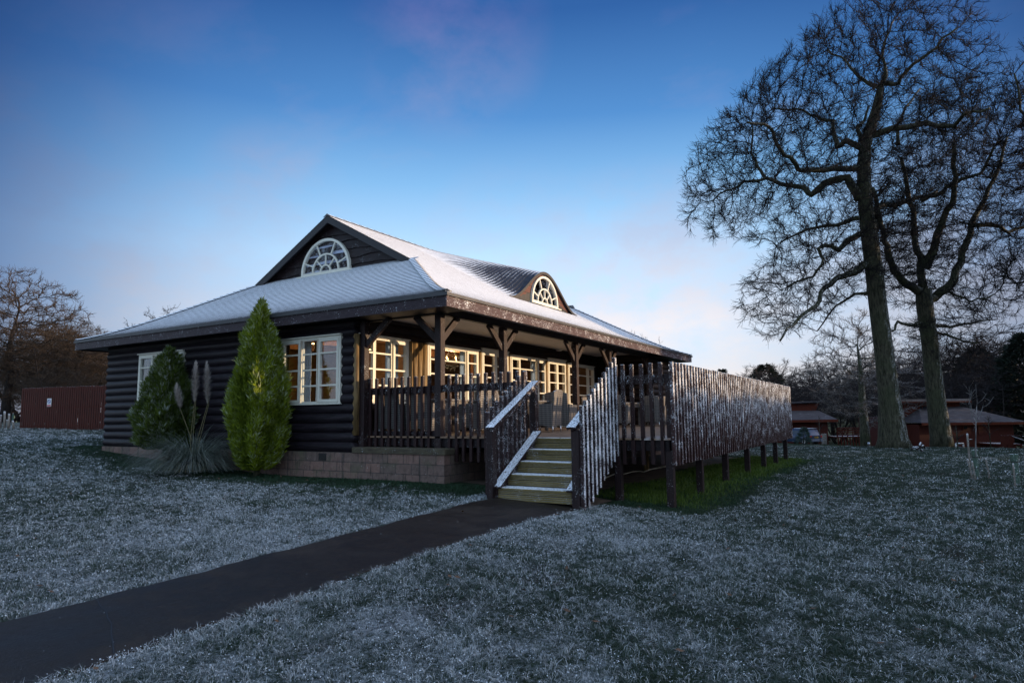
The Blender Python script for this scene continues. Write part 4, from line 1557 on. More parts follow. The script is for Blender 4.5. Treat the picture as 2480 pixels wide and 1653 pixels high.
# ================================================================== GROUND
def vnoise(x, y, s, seed=0):
    """smooth value noise 0..1"""
    r = np.random.default_rng(seed)
    T = r.random((257, 257))
    x, y = np.asarray(x) * s + 1000.3, np.asarray(y) * s + 1000.7
    xi, yi = np.floor(x).astype(int), np.floor(y).astype(int)
    fx, fy = x - xi, y - yi
    fx, fy = fx * fx * (3 - 2 * fx), fy * fy * (3 - 2 * fy)
    a, b, c, d = T[xi % 256, yi % 256], T[(xi + 1) % 256, yi % 256], T[xi % 256, (yi + 1) % 256], T[(xi + 1) % 256, (yi + 1) % 256]
    return (a * (1 - fx) + b * fx) * (1 - fy) + (c * (1 - fx) + d * fx) * fy


def shelter(x, y):
    """1 where the lodge and its deck kept the frost off, 0 in the open"""
    dx = np.maximum(np.maximum(-0.3 - x, x - 12.3), 0)
    dy = np.maximum(np.maximum(-4.75 - y, y - 12), 0)
    d1 = np.sqrt(dx * dx + dy * dy)
    left = np.where((y > -1.6) & (x < 0.5), d1 / np.where(y > 9, 0.6, 1.3), 9)
    dk = np.where((x > -0.1) & (x < 12.2) & (y > -4.6) & (y < 11.6), 0.0, np.minimum(d1, 9) / 0.38)
    w = vnoise(x, y, 1.9, 3) * 0.9 - 0.45 + 0.9 * (vnoise(x, y, 8.0, 5) - 0.5)
    return np.clip(1.25 - np.minimum(left, dk) + w * 0.9, 0, 1)


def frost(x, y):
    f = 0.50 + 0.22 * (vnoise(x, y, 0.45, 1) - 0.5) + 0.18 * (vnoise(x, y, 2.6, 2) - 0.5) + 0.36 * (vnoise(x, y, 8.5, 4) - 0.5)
    # frost varied also to paint shading: darker lawn at right, brighter by the path
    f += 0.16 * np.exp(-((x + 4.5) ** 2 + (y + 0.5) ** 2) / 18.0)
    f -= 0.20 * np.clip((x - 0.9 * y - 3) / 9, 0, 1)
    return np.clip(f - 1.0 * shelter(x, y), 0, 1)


def axis_steps(*parts):
    out = []
    for a, b, s in parts:
        out += list(np.arange(a, b - 1e-6, s))
    out.append(parts[-1][1])
    return np.array(out)


gxs = axis_steps((-1500, -300, 300), (-300, -70, 46), (-70, -14, 3.5), (-14, 16, 0.22), (16, 40, 0.8), (40, 110, 3.5), (110, 300, 38), (300, 1500, 300))
gys = axis_steps((-1500, -300, 300), (-300, -65, 47), (-65, -14, 3), (-14, 14, 0.22), (14, 36, 0.8), (36, 90, 3), (90, 300, 42), (300, 1500, 300))
GXm, GYm = np.meshgrid(gxs, gys, indexing='ij')
GZm = gz(GXm, GYm)
nx, ny = GXm.shape
gi = np.arange((nx - 1) * (ny - 1))
ii, jj = gi // (ny - 1), gi % (ny - 1)
GF = np.stack([ii * ny + jj, (ii + 1) * ny + jj, (ii + 1) * ny + jj + 1, ii * ny + jj + 1], 1)


def ground_mat():
    m, nt, b = new_mat('lawn_soil')
    tc = nt.new('ShaderNodeTexCoord').outputs['Object']
    f = nt.attr('frost')
    n = nt.noise(tc, 9, 6, 0.75)
    n2 = nt.noise(tc, 1.3, 4)
    col = nt.ramp(n, [(0.3, (0.012, 0.022, 0.012)), (0.6, (0.035, 0.055, 0.028)), (0.8, (0.07, 0.075, 0.045))])
    mud = nt.mrange(nt.noise(nt.mapping(tc, (0.25, 0.7, 1)), 1.0, 5, 0.7), 0.60, 0.68)
    col = nt.mix(nt.math('MULTIPLY', mud, 0.8), col, (0.035, 0.026, 0.022))
    s = nt.mrange(nt.math('ADD', nt.math('MULTIPLY', nt.math('SUBTRACT', nt.noise(tc, 38, 5, 0.75), 0.5), 1.3), f), 0.42, 0.80)
    col = nt.mix(nt.math('MULTIPLY', s, 0.62), col, (0.60, 0.66, 0.72))
    snow = nt.mrange(nt.noise(nt.mapping(tc, (0.5, 1.6, 1)), 1.6, 6, 0.7), 0.66, 0.70)
    col = nt.mix(nt.math('MULTIPLY', nt.math('MULTIPLY', snow, nt.mrange(f, 0.15, 0.4)), 0.75), col, SNOW)
    nt.link(col, b.inputs['Base Color'])
    b.inputs['Roughness'].default_value = 0.95
    b.inputs['Specular IOR Level'].default_value = 0.1
    nt.link(nt.bump(nt.math('ADD', n, nt.noise(tc, 40, 4, 0.8)), 1.0, 0.06), b.inputs['Normal'])
    return m


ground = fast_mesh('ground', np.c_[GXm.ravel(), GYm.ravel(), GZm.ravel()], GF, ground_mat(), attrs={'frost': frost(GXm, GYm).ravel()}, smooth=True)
tag(ground, kind='structure')

# path
PU = np.array([(-30, -2.6), (-14, -2.45), (-7.9, -2.413), (-7.29, -2.408), (-6.147, -2.307), (-4.282, -2.172), (-1.30, -1.985), (-1.2, -1.98)])
PL = np.array([(-30, -3.95), (-14, -3.85), (-8.2, -3.72), (-7.47, -3.652), (-6.81, -3.64), (-5.303, -3.509), (-3.421, -3.41), (-2.432, -3.40), (-1.644, -3.47), (-1.2, -3.50)])


def path_y(x, P):
    return np.interp(x, P[:, 0], P[:, 1])


def path_mat():
    m, nt, b = new_mat('damp_concrete')
    tc = nt.new('ShaderNodeTexCoord').outputs['Object']
    n = nt.noise(tc, 1.6, 6, 0.65)
    br = nt.noise(nt.mapping(tc, (4, 70, 1)), 1.0, 3)
    fine = nt.noise(tc, 60, 4, 0.8)
    col = nt.ramp(nt.math('ADD', nt.math('MULTIPLY', n, 0.6), nt.math('MULTIPLY', fine, 0.4)), [(0.3, (0.008, 0.006, 0.005)), (0.52, (0.022, 0.016, 0.012)), (0.72, (0.052, 0.039, 0.030))])
    sp = nt.mrange(nt.noise(tc, 95, 2, 0.5), 0.72, 0.75)
    col = nt.mix(nt.math('MULTIPLY', sp, 0.35), col, (0.35, 0.36, 0.38))
    nt.link(col, b.inputs['Base Color'])
    nt.link(nt.mrange(n, 0.3, 0.7, 0.34, 0.7), b.inputs['Roughness'])
    b.inputs['Specular IOR Level'].default_value = 0.26
    nt.link(nt.bump(nt.math('ADD', nt.math('MULTIPLY', br, 0.7), fine), 0.8, 0.010), b.inputs['Normal'])
    return m


pxs = np.concatenate([np.arange(-30, -12, 1.0), np.arange(-12, -1.19, 0.08)])
rows = []
for x in pxs:
    yu, yl = path_y(x, PU) + 0.02 * sin(x * 5.1) + 0.012 * sin(x * 13), path_y(x, PL) + 0.02 * sin(x * 4.3 + 1) + 0.012 * sin(x * 11)
    ys_ = np.linspace(yl, yu, 9)
    zs_ = gz(np.full(9, x), ys_) + 0.012
    rows.append([(x, yl - 0.01, zs_[0] - 0.05)] + [(x, a, b) for a, b in zip(ys_, zs_)] + [(x, yu + 0.01, zs_[-1] - 0.05)])
path = MB()
path.grid(rows)
pth = path.build('path', path_mat())
tag(pth, kind='structure')
ck = MB()
crk = []
for (u, v) in ((425, 545), (440, 575), (468, 600), (472, 625), (490, 650), (488, 690), (495, 730), (500, 775)):
    q = hit('z', -0.925, u * .5525, 1150 + v * .5525)
    crk.append((q[0], q[1], float(gz(q[0], q[1])) + 0.0145))
ck.grid([[(x - 0.004, y - 0.001, z) for x, y, z in crk], [(x + 0.004, y + 0.001, z) for x, y, z in crk]])
ck.build('path_crack', MAT['black'], pth)

# worn earth and slabs under the deck
ys_ = np.linspace(-3.0, -0.31, 16)
rows = []
for x in np.linspace(-1.2, 12.1, 60):
    f = -3.0 + 0.25 * sin(x * 1.3) + 0.12 * sin(x * 3.7)
    if x < 0.1:
        yy = np.linspace(-3.48, -1.99, 16)
    else:
        yy = np.linspace(f, -0.31, 16)
    rows.append([(x, y, float(gz(x, y)) + 0.008) for y in yy])
eg = MB()
eg.grid(rows)
ego = eg.build('bare_ground', plain('worn_earth', (0.062, 0.040, 0.026), 0.9, var=0.6, scale=3.5, bump=0.6))
tag(ego, kind='structure')


# ------------------------------------------------------------------ grass blades
def blades(name, X, Y, H, Wd, tone, fr, mat, lean=0.55, seed=1):
    r = np.random.default_rng(seed)
    n = len(X)
    Z = gz(X, Y) - 0.004
    az = r.uniform(0, 2 * pi, n)
    la = r.uniform(0, 2 * pi, n)
    le = H * lean * (0.3 + r.random(n) * 1.2)
    c, s = np.cos(az) * Wd / 2, np.sin(az) * Wd / 2
    b = np.stack([X, Y, Z], 1)
    w = np.stack([c, s, np.zeros(n)], 1)
    l1 = np.stack([np.cos(la) * le * 0.35, np.sin(la) * le * 0.35, H * 0.62], 1)
    l2 = np.stack([np.cos(la) * le, np.sin(la) * le, H * (0.95 - 0.25 * r.random(n))], 1)
    V = np.stack([b - w, b + w, b + l1 - w * 0.75, b + l1 + w * 0.75, b + l2 - w * 0.12, b + l2 + w * 0.12], 1).reshape(-1, 3)
    o = np.arange(n) * 6
    F = np.concatenate([np.stack([o, o + 1, o + 3, o + 2], 1), np.stack([o + 2, o + 3, o + 5, o + 4], 1)])
    T = np.repeat(tone, 6)
    Fr = (fr[:, None] * np.array([0.15, 0.15, 0.8, 0.8, 1, 1])[None]).ravel()
    return fast_mesh(name, V, F, mat, attrs={'tone': T, 'frost': Fr})


def lawn():
    r = np.random.default_rng(21)
    X, Y, S = [], [], []
    for r0, r1, dens, k, lod in ((1.9, 5.2, 7000, 0, 1.0), (5.2, 12, 5600, 1.15, 1.0), (12, 42, 1600, 1.75, 1.0)):
        A = 0.5 * (r1 * r1 - r0 * r0) * radians(98)
        m = int(A * dens)
        rr = np.sqrt(r.uniform(r0 * r0, r1 * r1, m))
        keep = r.random(m) < (r0 / rr) ** k
        rr = rr[keep]
        a = YAW + r.uniform(-radians(49), radians(49), len(rr))
        X.append(CAM[0] + rr * np.cos(a))
        Y.append(CAM[1] + rr * np.sin(a))
        S.append(rr)
    X, Y, S = np.concatenate(X), np.concatenate(Y), np.concatenate(S)
    # tufts: pull blades towards clump centres
    cl = 0.055 * np.maximum(1, S / 7)
    qx, qy = np.floor(X / cl), np.floor(Y / cl)
    hsh = np.abs(np.sin(qx * 12.9898 + qy * 78.233) * 43758.5453) % 1
    cx, cy = (qx + hsh) * cl, (qy + (hsh * 7.13) % 1) * cl
    pull = r.uniform(0, 0.6, len(X))
    X, Y = X + (cx - X) * pull, Y + (cy - Y) * pull
    yu, yl = path_y(X, PU), path_y(X, PL)
    edge = np.minimum(yu - Y, Y - yl)
    ok = ~((X < -1.15) & (edge > -0.015 + 0.02 * np.sin(X * 9)))
    ok &= ~((X > -0.33) & (X < 14.5) & (Y > -0.35) & (Y < 11.5))
    ok &= ~((X > -1.2) & (X < 12.1) & (Y > -3.1) & (Y < -0.3) & (X > -0.2))
    ok &= ~((X > -1.45) & (X < 0.1) & (Y > -3.55) & (Y < -1.95))
    X, Y, S, edge = X[ok], Y[ok], S[ok], edge[ok]
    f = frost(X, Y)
    sh = shelter(X, Y)
    n = len(X)
    hc = vnoise(X, Y, 3.2, 8)
    H = (0.016 + 0.026 * r.random(n)) * (0.6 + 0.8 * hc) * np.maximum(1, S / 9) ** 0.30
    H *= 0.6 + 0.8 * ((h2_ := np.abs(np.sin(qx[ok] * 17.31 + qy[ok] * 53.7) * 9631.77) % 1))
    H *= np.where((X < -1) & (edge > -0.14), 1.25, 1.0)
    W = 0.0034 * np.maximum(1, S / 4.2) ** 0.85 * (0.7 + 0.6 * r.random(n))
    h2 = (np.abs(np.sin(qx[ok] * 39.346 + qy[ok] * 11.135) * 24634.6345) % 1)
    q_ = 0.30 + (f - 0.5) * 1.1 + 0.85 * (h2 - 0.5)
    q_ += 0.25 * ((X < -1) & (edge > -0.16))
    fr = np.where(r.random(n) < q_, 0.55 + 0.45 * r.random(n), 0.16 * r.random(n)) * np.where(f > 0.03, 1, 0.1)
    tone = np.clip(0.35 + 0.5 * (r.random(n) - 0.5) + 0.5 * sh + 0.5 * (hc - 0.5), 0, 1)
    g = blades('grass', X, Y, H, W, tone, fr, MAT['grass'], 1.0, 4)
    tag(g, kind='stuff')
    # crumbs of snow caught on the blade tips
    m = 230000
    a = YAW + r.uniform(-radians(47), radians(47), m)
    d = 2.0 + 26 * r.random(m) ** 1.5
    X2, Y2 = CAM[0] + d * np.cos(a), CAM[1] + d * np.sin(a)
    on_path = (X2 < -1.15) & (Y2 > path_y(X2, PL) - .01) & (Y2 < path_y(X2, PU) + .01)
    near_edge = (X2 < -1.15) & (Y2 > path_y(X2, PL) - .12) & (Y2 < path_y(X2, PU) + .10)
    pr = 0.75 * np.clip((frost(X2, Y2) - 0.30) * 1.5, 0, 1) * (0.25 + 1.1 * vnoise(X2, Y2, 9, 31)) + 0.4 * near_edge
    ok = (r.random(m) < pr) & ~(on_path & (r.random(m) < 0.992)) & ~((X2 > -0.3) & (Y2 > -4.6) & (Y2 < 11.5))
    X2, Y2, d, on_path = X2[ok], Y2[ok], d[ok], on_path[ok]
    m = len(X2)
    Z2 = gz(X2, Y2) + np.where(on_path, 0.016, 0.012 + 0.030 * r.random(m))
    s = (0.0022 + 0.0045 * r.random(m) ** 2.5) * np.maximum(1, d / 5) ** 0.85 * np.where(on_path, 0.7, 1)
    a = r.uniform(0, 2 * pi, m)
    P = np.stack([X2, Y2, Z2], 1)
    u = np.stack([np.cos(a), np.sin(a), r.uniform(-.6, .6, m)], 1) * s[:, None]
    v = np.stack([-np.sin(a), np.cos(a), r.uniform(-.4, .4, m)], 1) * s[:, None] * 0.7
    w = np.array([0, 0, 1.0])[None] * s[:, None] * 0.8
    V = np.stack([P - u, P - v, P + u, P + v, P + w], 1).reshape(-1, 3)
    o = (np.arange(m) * 5)[:, None, None]
    F = (o + np.array([[0, 1, 4], [1, 2, 4], [2, 3, 4], [3, 0, 4]])[None]).reshape(-1, 3)
    tag(fast_mesh('snow_crumbs', V, F, plain('snow', (0.56, 0.61, 0.66), 0.8, var=0.25)), kind='stuff')
    # lush unfrosted grass in the lee of the deck
    m = 26000
    X = r.uniform(0.1, 12.6, m)
    Y = -5.15 + 2.25 * r.beta(2.2, 1.8, m)
    ok = Y < -3.0 + 0.25 * np.sin(X * 1.3)
    X, Y = X[ok], Y[ok]
    m = len(X)
    d = np.hypot(X - CAM[0], Y - CAM[1])
    H = r.uniform(0.05, 0.13, m) * (0.5 + 0.8 * vnoise(X, Y, 2.5, 12)) * np.clip((Y + 5.2) / 0.5, 0.4, 1)
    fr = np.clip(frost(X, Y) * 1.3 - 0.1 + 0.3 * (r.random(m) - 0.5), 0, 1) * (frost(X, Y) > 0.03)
    g2 = blades('long_grass', X, Y, H, 0.007 * (0.7 + 0.6 * r.random(m)) * (d / 11) ** 0.5, np.clip(0.5 + 0.8 * (r.random(m) - 0.5), 0, 1), fr, MAT['grass_green'], 0.5, 6)
    tag(g2, kind='stuff')
    # fallen leaves
    m = 420
    a = YAW + r.uniform(-radians(42), radians(42), m)
    d = np.sqrt(r.uniform(4, 18 * 18, m))
    X, Y = CAM[0] + d * np.cos(a), CAM[1] + d * np.sin(a)
    ok = ~((X > -0.4) & (Y > -4.6) & (Y < 12)) & ~((X < -1.1) & (Y > path_y(X, PL) - .02) & (Y < path_y(X, PU) + .02) & (r.random(m) < .8))
    X, Y = X[ok], Y[ok]
    m = len(X)
    Z = gz(X, Y) + 0.03 + 0.02 * r.random(m)
    s = r.uniform(0.016, 0.034, m)
    a = r.uniform(0, 2 * pi, m)
    t = r.uniform(-0.5, 0.5, m)
    P = np.stack([X, Y, Z], 1)
    u = np.stack([np.cos(a), np.sin(a), t], 1) * s[:, None]
    v = np.stack([-np.sin(a), np.cos(a), -t], 1) * s[:, None] * 0.55
    V = np.stack([P - u, P + v, P + u, P - v], 1).reshape(-1, 3)
    F = np.arange(m * 4).reshape(-1, 4)
    fl = fast_mesh('fallen_leaves', V, F, plain('dead_leaf', (0.10, 0.055, 0.03), 0.8, var=0.5))
    tag(fl, kind='stuff')


lawn()


# ------------------------------------------------------------------ shrubs
def sprays(P, Nrm, L, W, r, fan=3, up=0.75):
    """flat plumes: each a fan of narrow tapered leaves; returns V,F(quads)"""
    n = len(P)
    Vs, Fs = [], []
    o = 0
    for k in range(fan):
        d = Nrm * (1 - up) + np.array([0, 0, up]) + r.normal(0, 0.33, (n, 3))
        d /= np.linalg.norm(d, axis=1, keepdims=True)
        sd = np.cross(d, r.normal(0, 1, (n, 3)))
        sd /= np.linalg.norm(sd, axis=1, keepdims=True) + 1e-9
        l = (L * r.uniform(0.6, 1.2, n))[:, None]
        w = (W * r.uniform(0.7, 1.3, n))[:, None]
        bend = Nrm * l * 0.12
        V = np.stack([P, P + d * l * 0.45 + sd * w, P + d * l + bend, P + d * l * 0.45 - sd * w], 1)
        Vs.append(V.reshape(-1, 3))
        q = np.arange(n) * 4
        Fs.append(np.stack([q, q + 1, q + 2, q + 3], 1) + o)
        o += n * 4
    return np.concatenate(Vs), np.concatenate(Fs)


def cypress(name, label, base, H, prof, n, mat, seed, L=0.12, W=0.012, lumps=0.16, sx=1.0):
    r = np.random.default_rng(seed)
    t = thing(name, label, 'shrub', base)
    MB().tube([(0, 0, -0.15), (0.02, 0, H * 0.3), (0, 0.02, H * 0.75)], [0.07, 0.05, 0.015], 8).build('trunk', MAT['oak_bark'], t)
    hs, rs = np.array([p[0] for p in prof]), np.array([p[1] for p in prof])
    # area-weighted heights
    hh = np.linspace(0, 1, 200)
    wgt = np.interp(hh, hs, rs) + 0.02
    h = r.choice(hh, n, p=wgt / wgt.sum()) + r.uniform(-0.003, 0.003, n)
    h = np.clip(h, 0, 1)
    a = r.uniform(0, 2 * pi, n)
    R = np.interp(h, hs, rs)
    # plume-like lumps running up the bush
    lump = vnoise(a * 2.2 + 40 * 0, h * 7.0, 1.0, seed) * 0.6 + vnoise(a * 5 + 3, h * 16, 1.0, seed + 1) * 0.4
    lump = lump + 0
    dep = r.beta(6, 1.3, n)
    Rr = R * (1 - lumps + 2 * lumps * (lump - 0.35)) * dep
    P = np.stack([np.cos(a) * Rr * sx, np.sin(a) * Rr, h * H * (0.985 + 0.03 * lump)], 1)
    Nn = np.stack([np.cos(a), np.sin(a), np.full(n, 0.15)], 1)
    V, F = sprays(P, Nn, np.full(n, L) * (0.75 + 0.5 * lump), np.full(n, W), r, 3)
    tone = np.clip(0.15 + 0.75 * lump * dep + 0.3 * (r.random(n) - 0.5), 0, 1)
    fz = np.clip((r.random(n) - 0.68) * 4, 0, 1) * np.clip(lump * 1.8 - 0.5, 0, 1)
    tone = np.tile(np.repeat(tone, 4), 3)
    fm = np.tile((fz[:, None] * np.array([0, 0.6, 1, 0.6])[None]).ravel(), 3)
    fast_mesh('foliage', V, F, mat, t, {'tone': tone, 'frost': fm})
    return t


def base_at(px, py, D):
    p = at(px, py, D)
    return (p[0], p[1], float(gz(p[0], p[1])))


def mound_at(px, py, D):
    p = at(px, py, D)
    return (p[0], p[1], p[2])


cypress('cypress', 'tall bright green cypress bush against the dark log wall', mound_at(622, 1138, 13.75), 3.62,
        [(0, 0.28), (0.04, 0.46), (0.12, 0.62), (0.25, 0.72), (0.46, 0.67), (0.62, 0.58), (0.78, 0.38), (0.88, 0.21), (0.95, 0.10), (1, 0.02)], 17000, MAT['cypress'], 3, 0.12, 0.011, 0.24)
cypress('juniper', 'shorter darker green bush hiding the far window of the end wall', mound_at(400, 1088, 15.7), 2.42,
        [(0, 0.5), (0.06, 0.72), (0.2, 0.84), (0.4, 0.76), (0.6, 0.58), (0.75, 0.44), (0.88, 0.27), (0.96, 0.12), (1, 0.03)], 13000, MAT['cypress_dull'], 9, 0.13, 0.014, 0.3)


def arching(n, base, Lr, hr, spread, r, w, nseg=6):
    """arching strap leaves from a base; V,F"""
    a = r.uniform(0, 2 * pi, n)
    L = r.uniform(Lr[0], Lr[1], n)
    el = r.uniform(hr[0], hr[1], n)
    dirh = np.stack([np.cos(a), np.sin(a)], 1)
    b = np.asarray(base)[None, :2] + dirh * (spread * np.sqrt(r.random(n)))[:, None]
    rows = []
    sd = np.stack([-np.sin(a), np.cos(a), np.zeros(n)], 1)
    kap = r.uniform(1.3, 2.7, n)
    hx, hz = np.zeros(n), np.zeros(n)
    for k in range(nseg + 1):
        s = k / nseg
        if k:
            th = el - kap * (s - 0.5 / nseg)
            hx = hx + L / nseg * np.cos(th)
            hz = hz + L / nseg * np.sin(th)
        p = np.stack([b[:, 0] + dirh[:, 0] * hx, b[:, 1] + dirh[:, 1] * hx, np.maximum(base[2] + hz, base[2] + 0.01 + 0.03 * s)], 1)
        ww = w * (1 - s * 0.9)
        rows += [p - sd * ww, p + sd * ww]
    V = np.stack(rows, 1).reshape(-1, 3)
    m = 2 * (nseg + 1)
    o = (np.arange(n) * m)[:, None, None]
    k = np.arange(nseg) * 2
    q = np.stack([k, k + 1, k + 3, k + 2], 1)[None]
    return V, (o + q).reshape(-1, 4), m


def pampas():
    r = np.random.default_rng(5)
    b = mound_at(466, 1140, 14.2)
    t = thing('pampas_grass', 'grey-green clump of pampas grass with pale plumes between the two bushes', 'ornamental grass', b)
    V, F, m = arching(2300, (0, 0, 0), (0.8, 1.75), (0.75, 1.5), 0.28, r, 0.0058)
    n = 2300
    s = np.tile(np.repeat(np.linspace(0, 1, m // 2), 2), n)
    fast_mesh('leaves', V, F, MAT['pampas'], t, {'tone': np.repeat(r.random(n), m), 'frost': s * np.repeat(r.random(n) * 0.9, m)})
    V, F, m = arching(170, (0, 0, 0), (0.5, 1.2), (0.3, 1.4), 0.35, r, 0.005)
    fast_mesh('dead_leaves', V, F, MAT['straw'], t, {'tone': np.repeat(r.random(170), m), 'frost': np.zeros(len(V))})
    # flower stems with plumes
    heads = [((450, 835), (445, 965)), ((475, 838), (478, 955)), ((405, 888), (420, 1010))]
    for i, ((tx, ty), (bx_, by)) in enumerate(heads):
        D = 14.2 + 0.15 * i
        tip = at(tx * 1.0544, ty * 1.0544, D) - np.array(b)
        bot = np.array([(0.05 * (i - 1)), 0.08 * (1 - i), 0.35])
        mid = at((bx_ * 0.6 + tx * 0.4) * 1.0544, (ty + (90 if i < 2 else 50)) * 1.0544, D) - np.array(b)
        for q in range(2 if i < 2 else 1):
            o_ = np.array([0.03 * q, -0.04 * q, 0])
            MB().tube([tuple(bot * 0.2 + o_), tuple(bot + (mid - bot) * 0.3 + o_), tuple(mid + o_ * 0.5), tuple(mid * 0.35 + tip * 0.65)], [0.009, 0.008, 0.006, 0.004], 6).build('stem', MAT['straw'], t)
        nh = 1500
        u = r.random(nh) ** 0.8
        P = mid[None] + (tip - mid)[None] * u[:, None]
        wid = 0.10 * np.sin(np.clip(u * 0.92 + 0.08, 0, 1) * pi) ** 0.7 + 0.006
        a = r.uniform(0, 2 * pi, nh)
        d = np.stack([np.cos(a) * wid, np.sin(a) * wid, r.uniform(-0.02, 0.12, nh)], 1) * r.uniform(0.35, 1.35, nh)[:, None]
        sdv = np.stack([-np.sin(a), np.cos(a), np.zeros(nh)], 1) * 0.004
        V = np.stack([P, P + d * 0.5 + sdv, P + d, P + d * 0.5 - sdv], 1).reshape(-1, 3)
        fast_mesh('plume', V, np.arange(nh * 4).reshape(-1, 4), MAT['plume'], t, {'tone': np.repeat(r.random(nh), 4), 'frost': np.repeat(r.random(nh) * 0.5, 4)})


pampas()


# ------------------------------------------------------------------ bare trees
def colonize(nodes, parents, attr, step, infl, kill, iters, jit, r, up=0.0, out=0.10):
    nodes = [np.array(p, float) for p in nodes]
    parents = list(parents)
    A = np.array(attr, float)
    best_d = np.full(len(A), 1e9)
    best_i = np.zeros(len(A), int)

    def relax(start):
        P = np.array(nodes[start:])
        for c in range(0, len(P), 400):
            d = np.sqrt(((A[:, None, :] - P[None, c:c + 400]) ** 2).sum(-1))
            j = d.argmin(1)
            m = d[np.arange(len(A)), j]
            up_ = m < best_d
            best_d[up_] = m[up_]
            best_i[up_] = start + c + j[up_]
    relax(0)
    kids = {}
    ctr = A.mean(0) - np.array([0, 0, 0.25 * (A[:, 2].max() - A[:, 2].min())])
    for it in range(iters):
        act = best_d < infl
        if not act.any():
            break
        idx = best_i[act]
        dv = A[act] - np.array(nodes)[idx]
        dv /= np.linalg.norm(dv, axis=1, keepdims=True) + 1e-9
        acc = {}
        for i, v in zip(idx, dv):
            if i in acc:
                acc[i] += v
            else:
                acc[i] = v.copy()
        start = len(nodes)
        for i, v in acc.items():
            k = kids.get(i, [])
            if len(k) >= 3:
                continue
            v = v / (np.linalg.norm(v) + 1e-9)
            ow = nodes[i] - ctr
            v = v + r.normal(0, jit, 3) + np.array([0, 0, up]) + ow / (np.linalg.norm(ow) + 1e-9) * out
            v /= np.linalg.norm(v) + 1e-9
            if any(float(v @ w) > 0.93 for w in k):
                continue
            kids.setdefault(i, []).append(v)
            nodes.append(nodes[i] + v * step)
            parents.append(i)
        if len(nodes) == start:
            break
        relax(start)
        keep = best_d > kill
        A, best_d, best_i = A[keep], best_d[keep], best_i[keep]
        if len(A) == 0:
            break
    return np.array(nodes), np.array(parents)


def pipe_radii(par, tip, ex, n_fixed, fixed):
    n = len(par)
    s = np.zeros(n)
    leafy = np.ones(n, bool)
    leafy[par[par >= 0]] = False
    s[leafy] = tip ** ex
    for i in range(n - 1, -1, -1):
        if par[i] >= 0:
            s[par[i]] += s[i]
    rad = np.maximum(s, tip ** ex) ** (1 / ex)
    return rad, leafy


def make_tree(tree, limbs, attr, step, infl, kill, iters, jit, tip, r, mats, twig_n=3, twig_l=0.5, up=0.0, twig_r=0.009, ex=2.35, taper_clip=None, sides=10):
    """limbs: list of (points, radii) in the tree's own space; the trunk is first"""
    nodes, par, fixed = [], [], []
    tk = MB()
    for pts, rad in limbs:
        tk.tube(pts, rad, sides if rad[0] > 0.1 else 7)
        prev = -1
        acc = []
        for i in range(len(pts) - 1):
            a, b = np.array(pts[i]), np.array(pts[i + 1])
            m = max(1, int(np.linalg.norm(b - a) / step))
            for k in range(m):
                acc.append((a + (b - a) * k / m, rad[i] + (rad[i + 1] - rad[i]) * k / m))
        acc.append((np.array(pts[-1]), rad[-1]))
        for p, q in acc:
            nodes.append(p)
            par.append(prev)
            fixed.append(q)
            prev = len(nodes) - 1
    nf = len(nodes)
    N, P = colonize(nodes, par, attr, step, infl, kill, iters, jit, r, up)
    rad, leafy = pipe_radii(P, tip, ex, nf, fixed)
    idx = np.arange(nf, len(N))
    pa = P[idx]
    ra = rad[pa].copy()
    onl = pa < nf
    ra[onl] = np.minimum(rad[idx][onl] * 1.25, np.array(fixed)[pa[onl]])
    A, B, r0, r1 = N[pa], N[idx], np.minimum(ra, rad[idx] * 1.6), rad[idx]
    # twigs
    thin = idx[rad[idx] < tip * 2.6]
    TA, TB, T0, T1 = [], [], [], []
    d = N[thin] - N[P[thin]]
    d /= np.linalg.norm(d, axis=1, keepdims=True) + 1e-9
    ctr = N[nf:].mean(0)
    ow = N[thin] - ctr
    ow /= np.linalg.norm(ow, axis=1, keepdims=True) + 1e-9
    d = d + ow * 0.3
    d /= np.linalg.norm(d, axis=1, keepdims=True) + 1e-9
    for k in range(twig_n):
        v = d * 1.0 + r.normal(0, 0.6, d.shape) + np.array([0, 0, 0.18])
        v /= np.linalg.norm(v, axis=1, keepdims=True)
        L = r.uniform(0.45, 1.1, len(thin))[:, None] * twig_l
        s0 = N[thin] - (N[thin] - N[P[thin]]) * r.random((len(thin), 1))
        m1 = s0 + v * L * 0.5
        v2 = v + r.normal(0, 0.25, d.shape) + np.array([0, 0, 0.15])
        v2 /= np.linalg.norm(v2, axis=1, keepdims=True)
        m2 = m1 + v2 * L * 0.5
        v3 = v + r.normal(0, 0.5, d.shape)
        v3 /= np.linalg.norm(v3, axis=1, keepdims=True)
        m3 = m1 + v3 * L * 0.45
        for a, b, q0, q1 in ((s0, m1, twig_r, twig_r * .75), (m1, m2, twig_r * .75, twig_r * .45), (m1, m3, twig_r * .6, twig_r * .35)):
            TA.append(a)
            TB.append(b)
            T0.append(np.full(len(a), q0))
            T1.append(np.full(len(a), q1))
    trunk = tk.build('trunk', mats[0], tree)
    thick = (r0 > 0.045)
    if thick.sum() < 60:
        thick[:] = False
    for sel, ns in ((thick, 6),):
        if sel.any():
            V, F = segs_mesh(A[sel], B[sel] + (B[sel] - A[sel]) * 0.06, r0[sel], r1[sel], ns)
            fast_mesh('bough', V, F, mats[0], tree, smooth=True)
    SA, SB, S0, S1 = [A[~thick]] + TA, [B[~thick]] + TB, [r0[~thick]] + T0, [r1[~thick]] + T1
    V, F = segs_mesh(np.concatenate(SA), np.concatenate(SB), np.concatenate(S0), np.concatenate(S1), 3)
    fast_mesh('crown', V, F, mats[1], tree)
    return tree


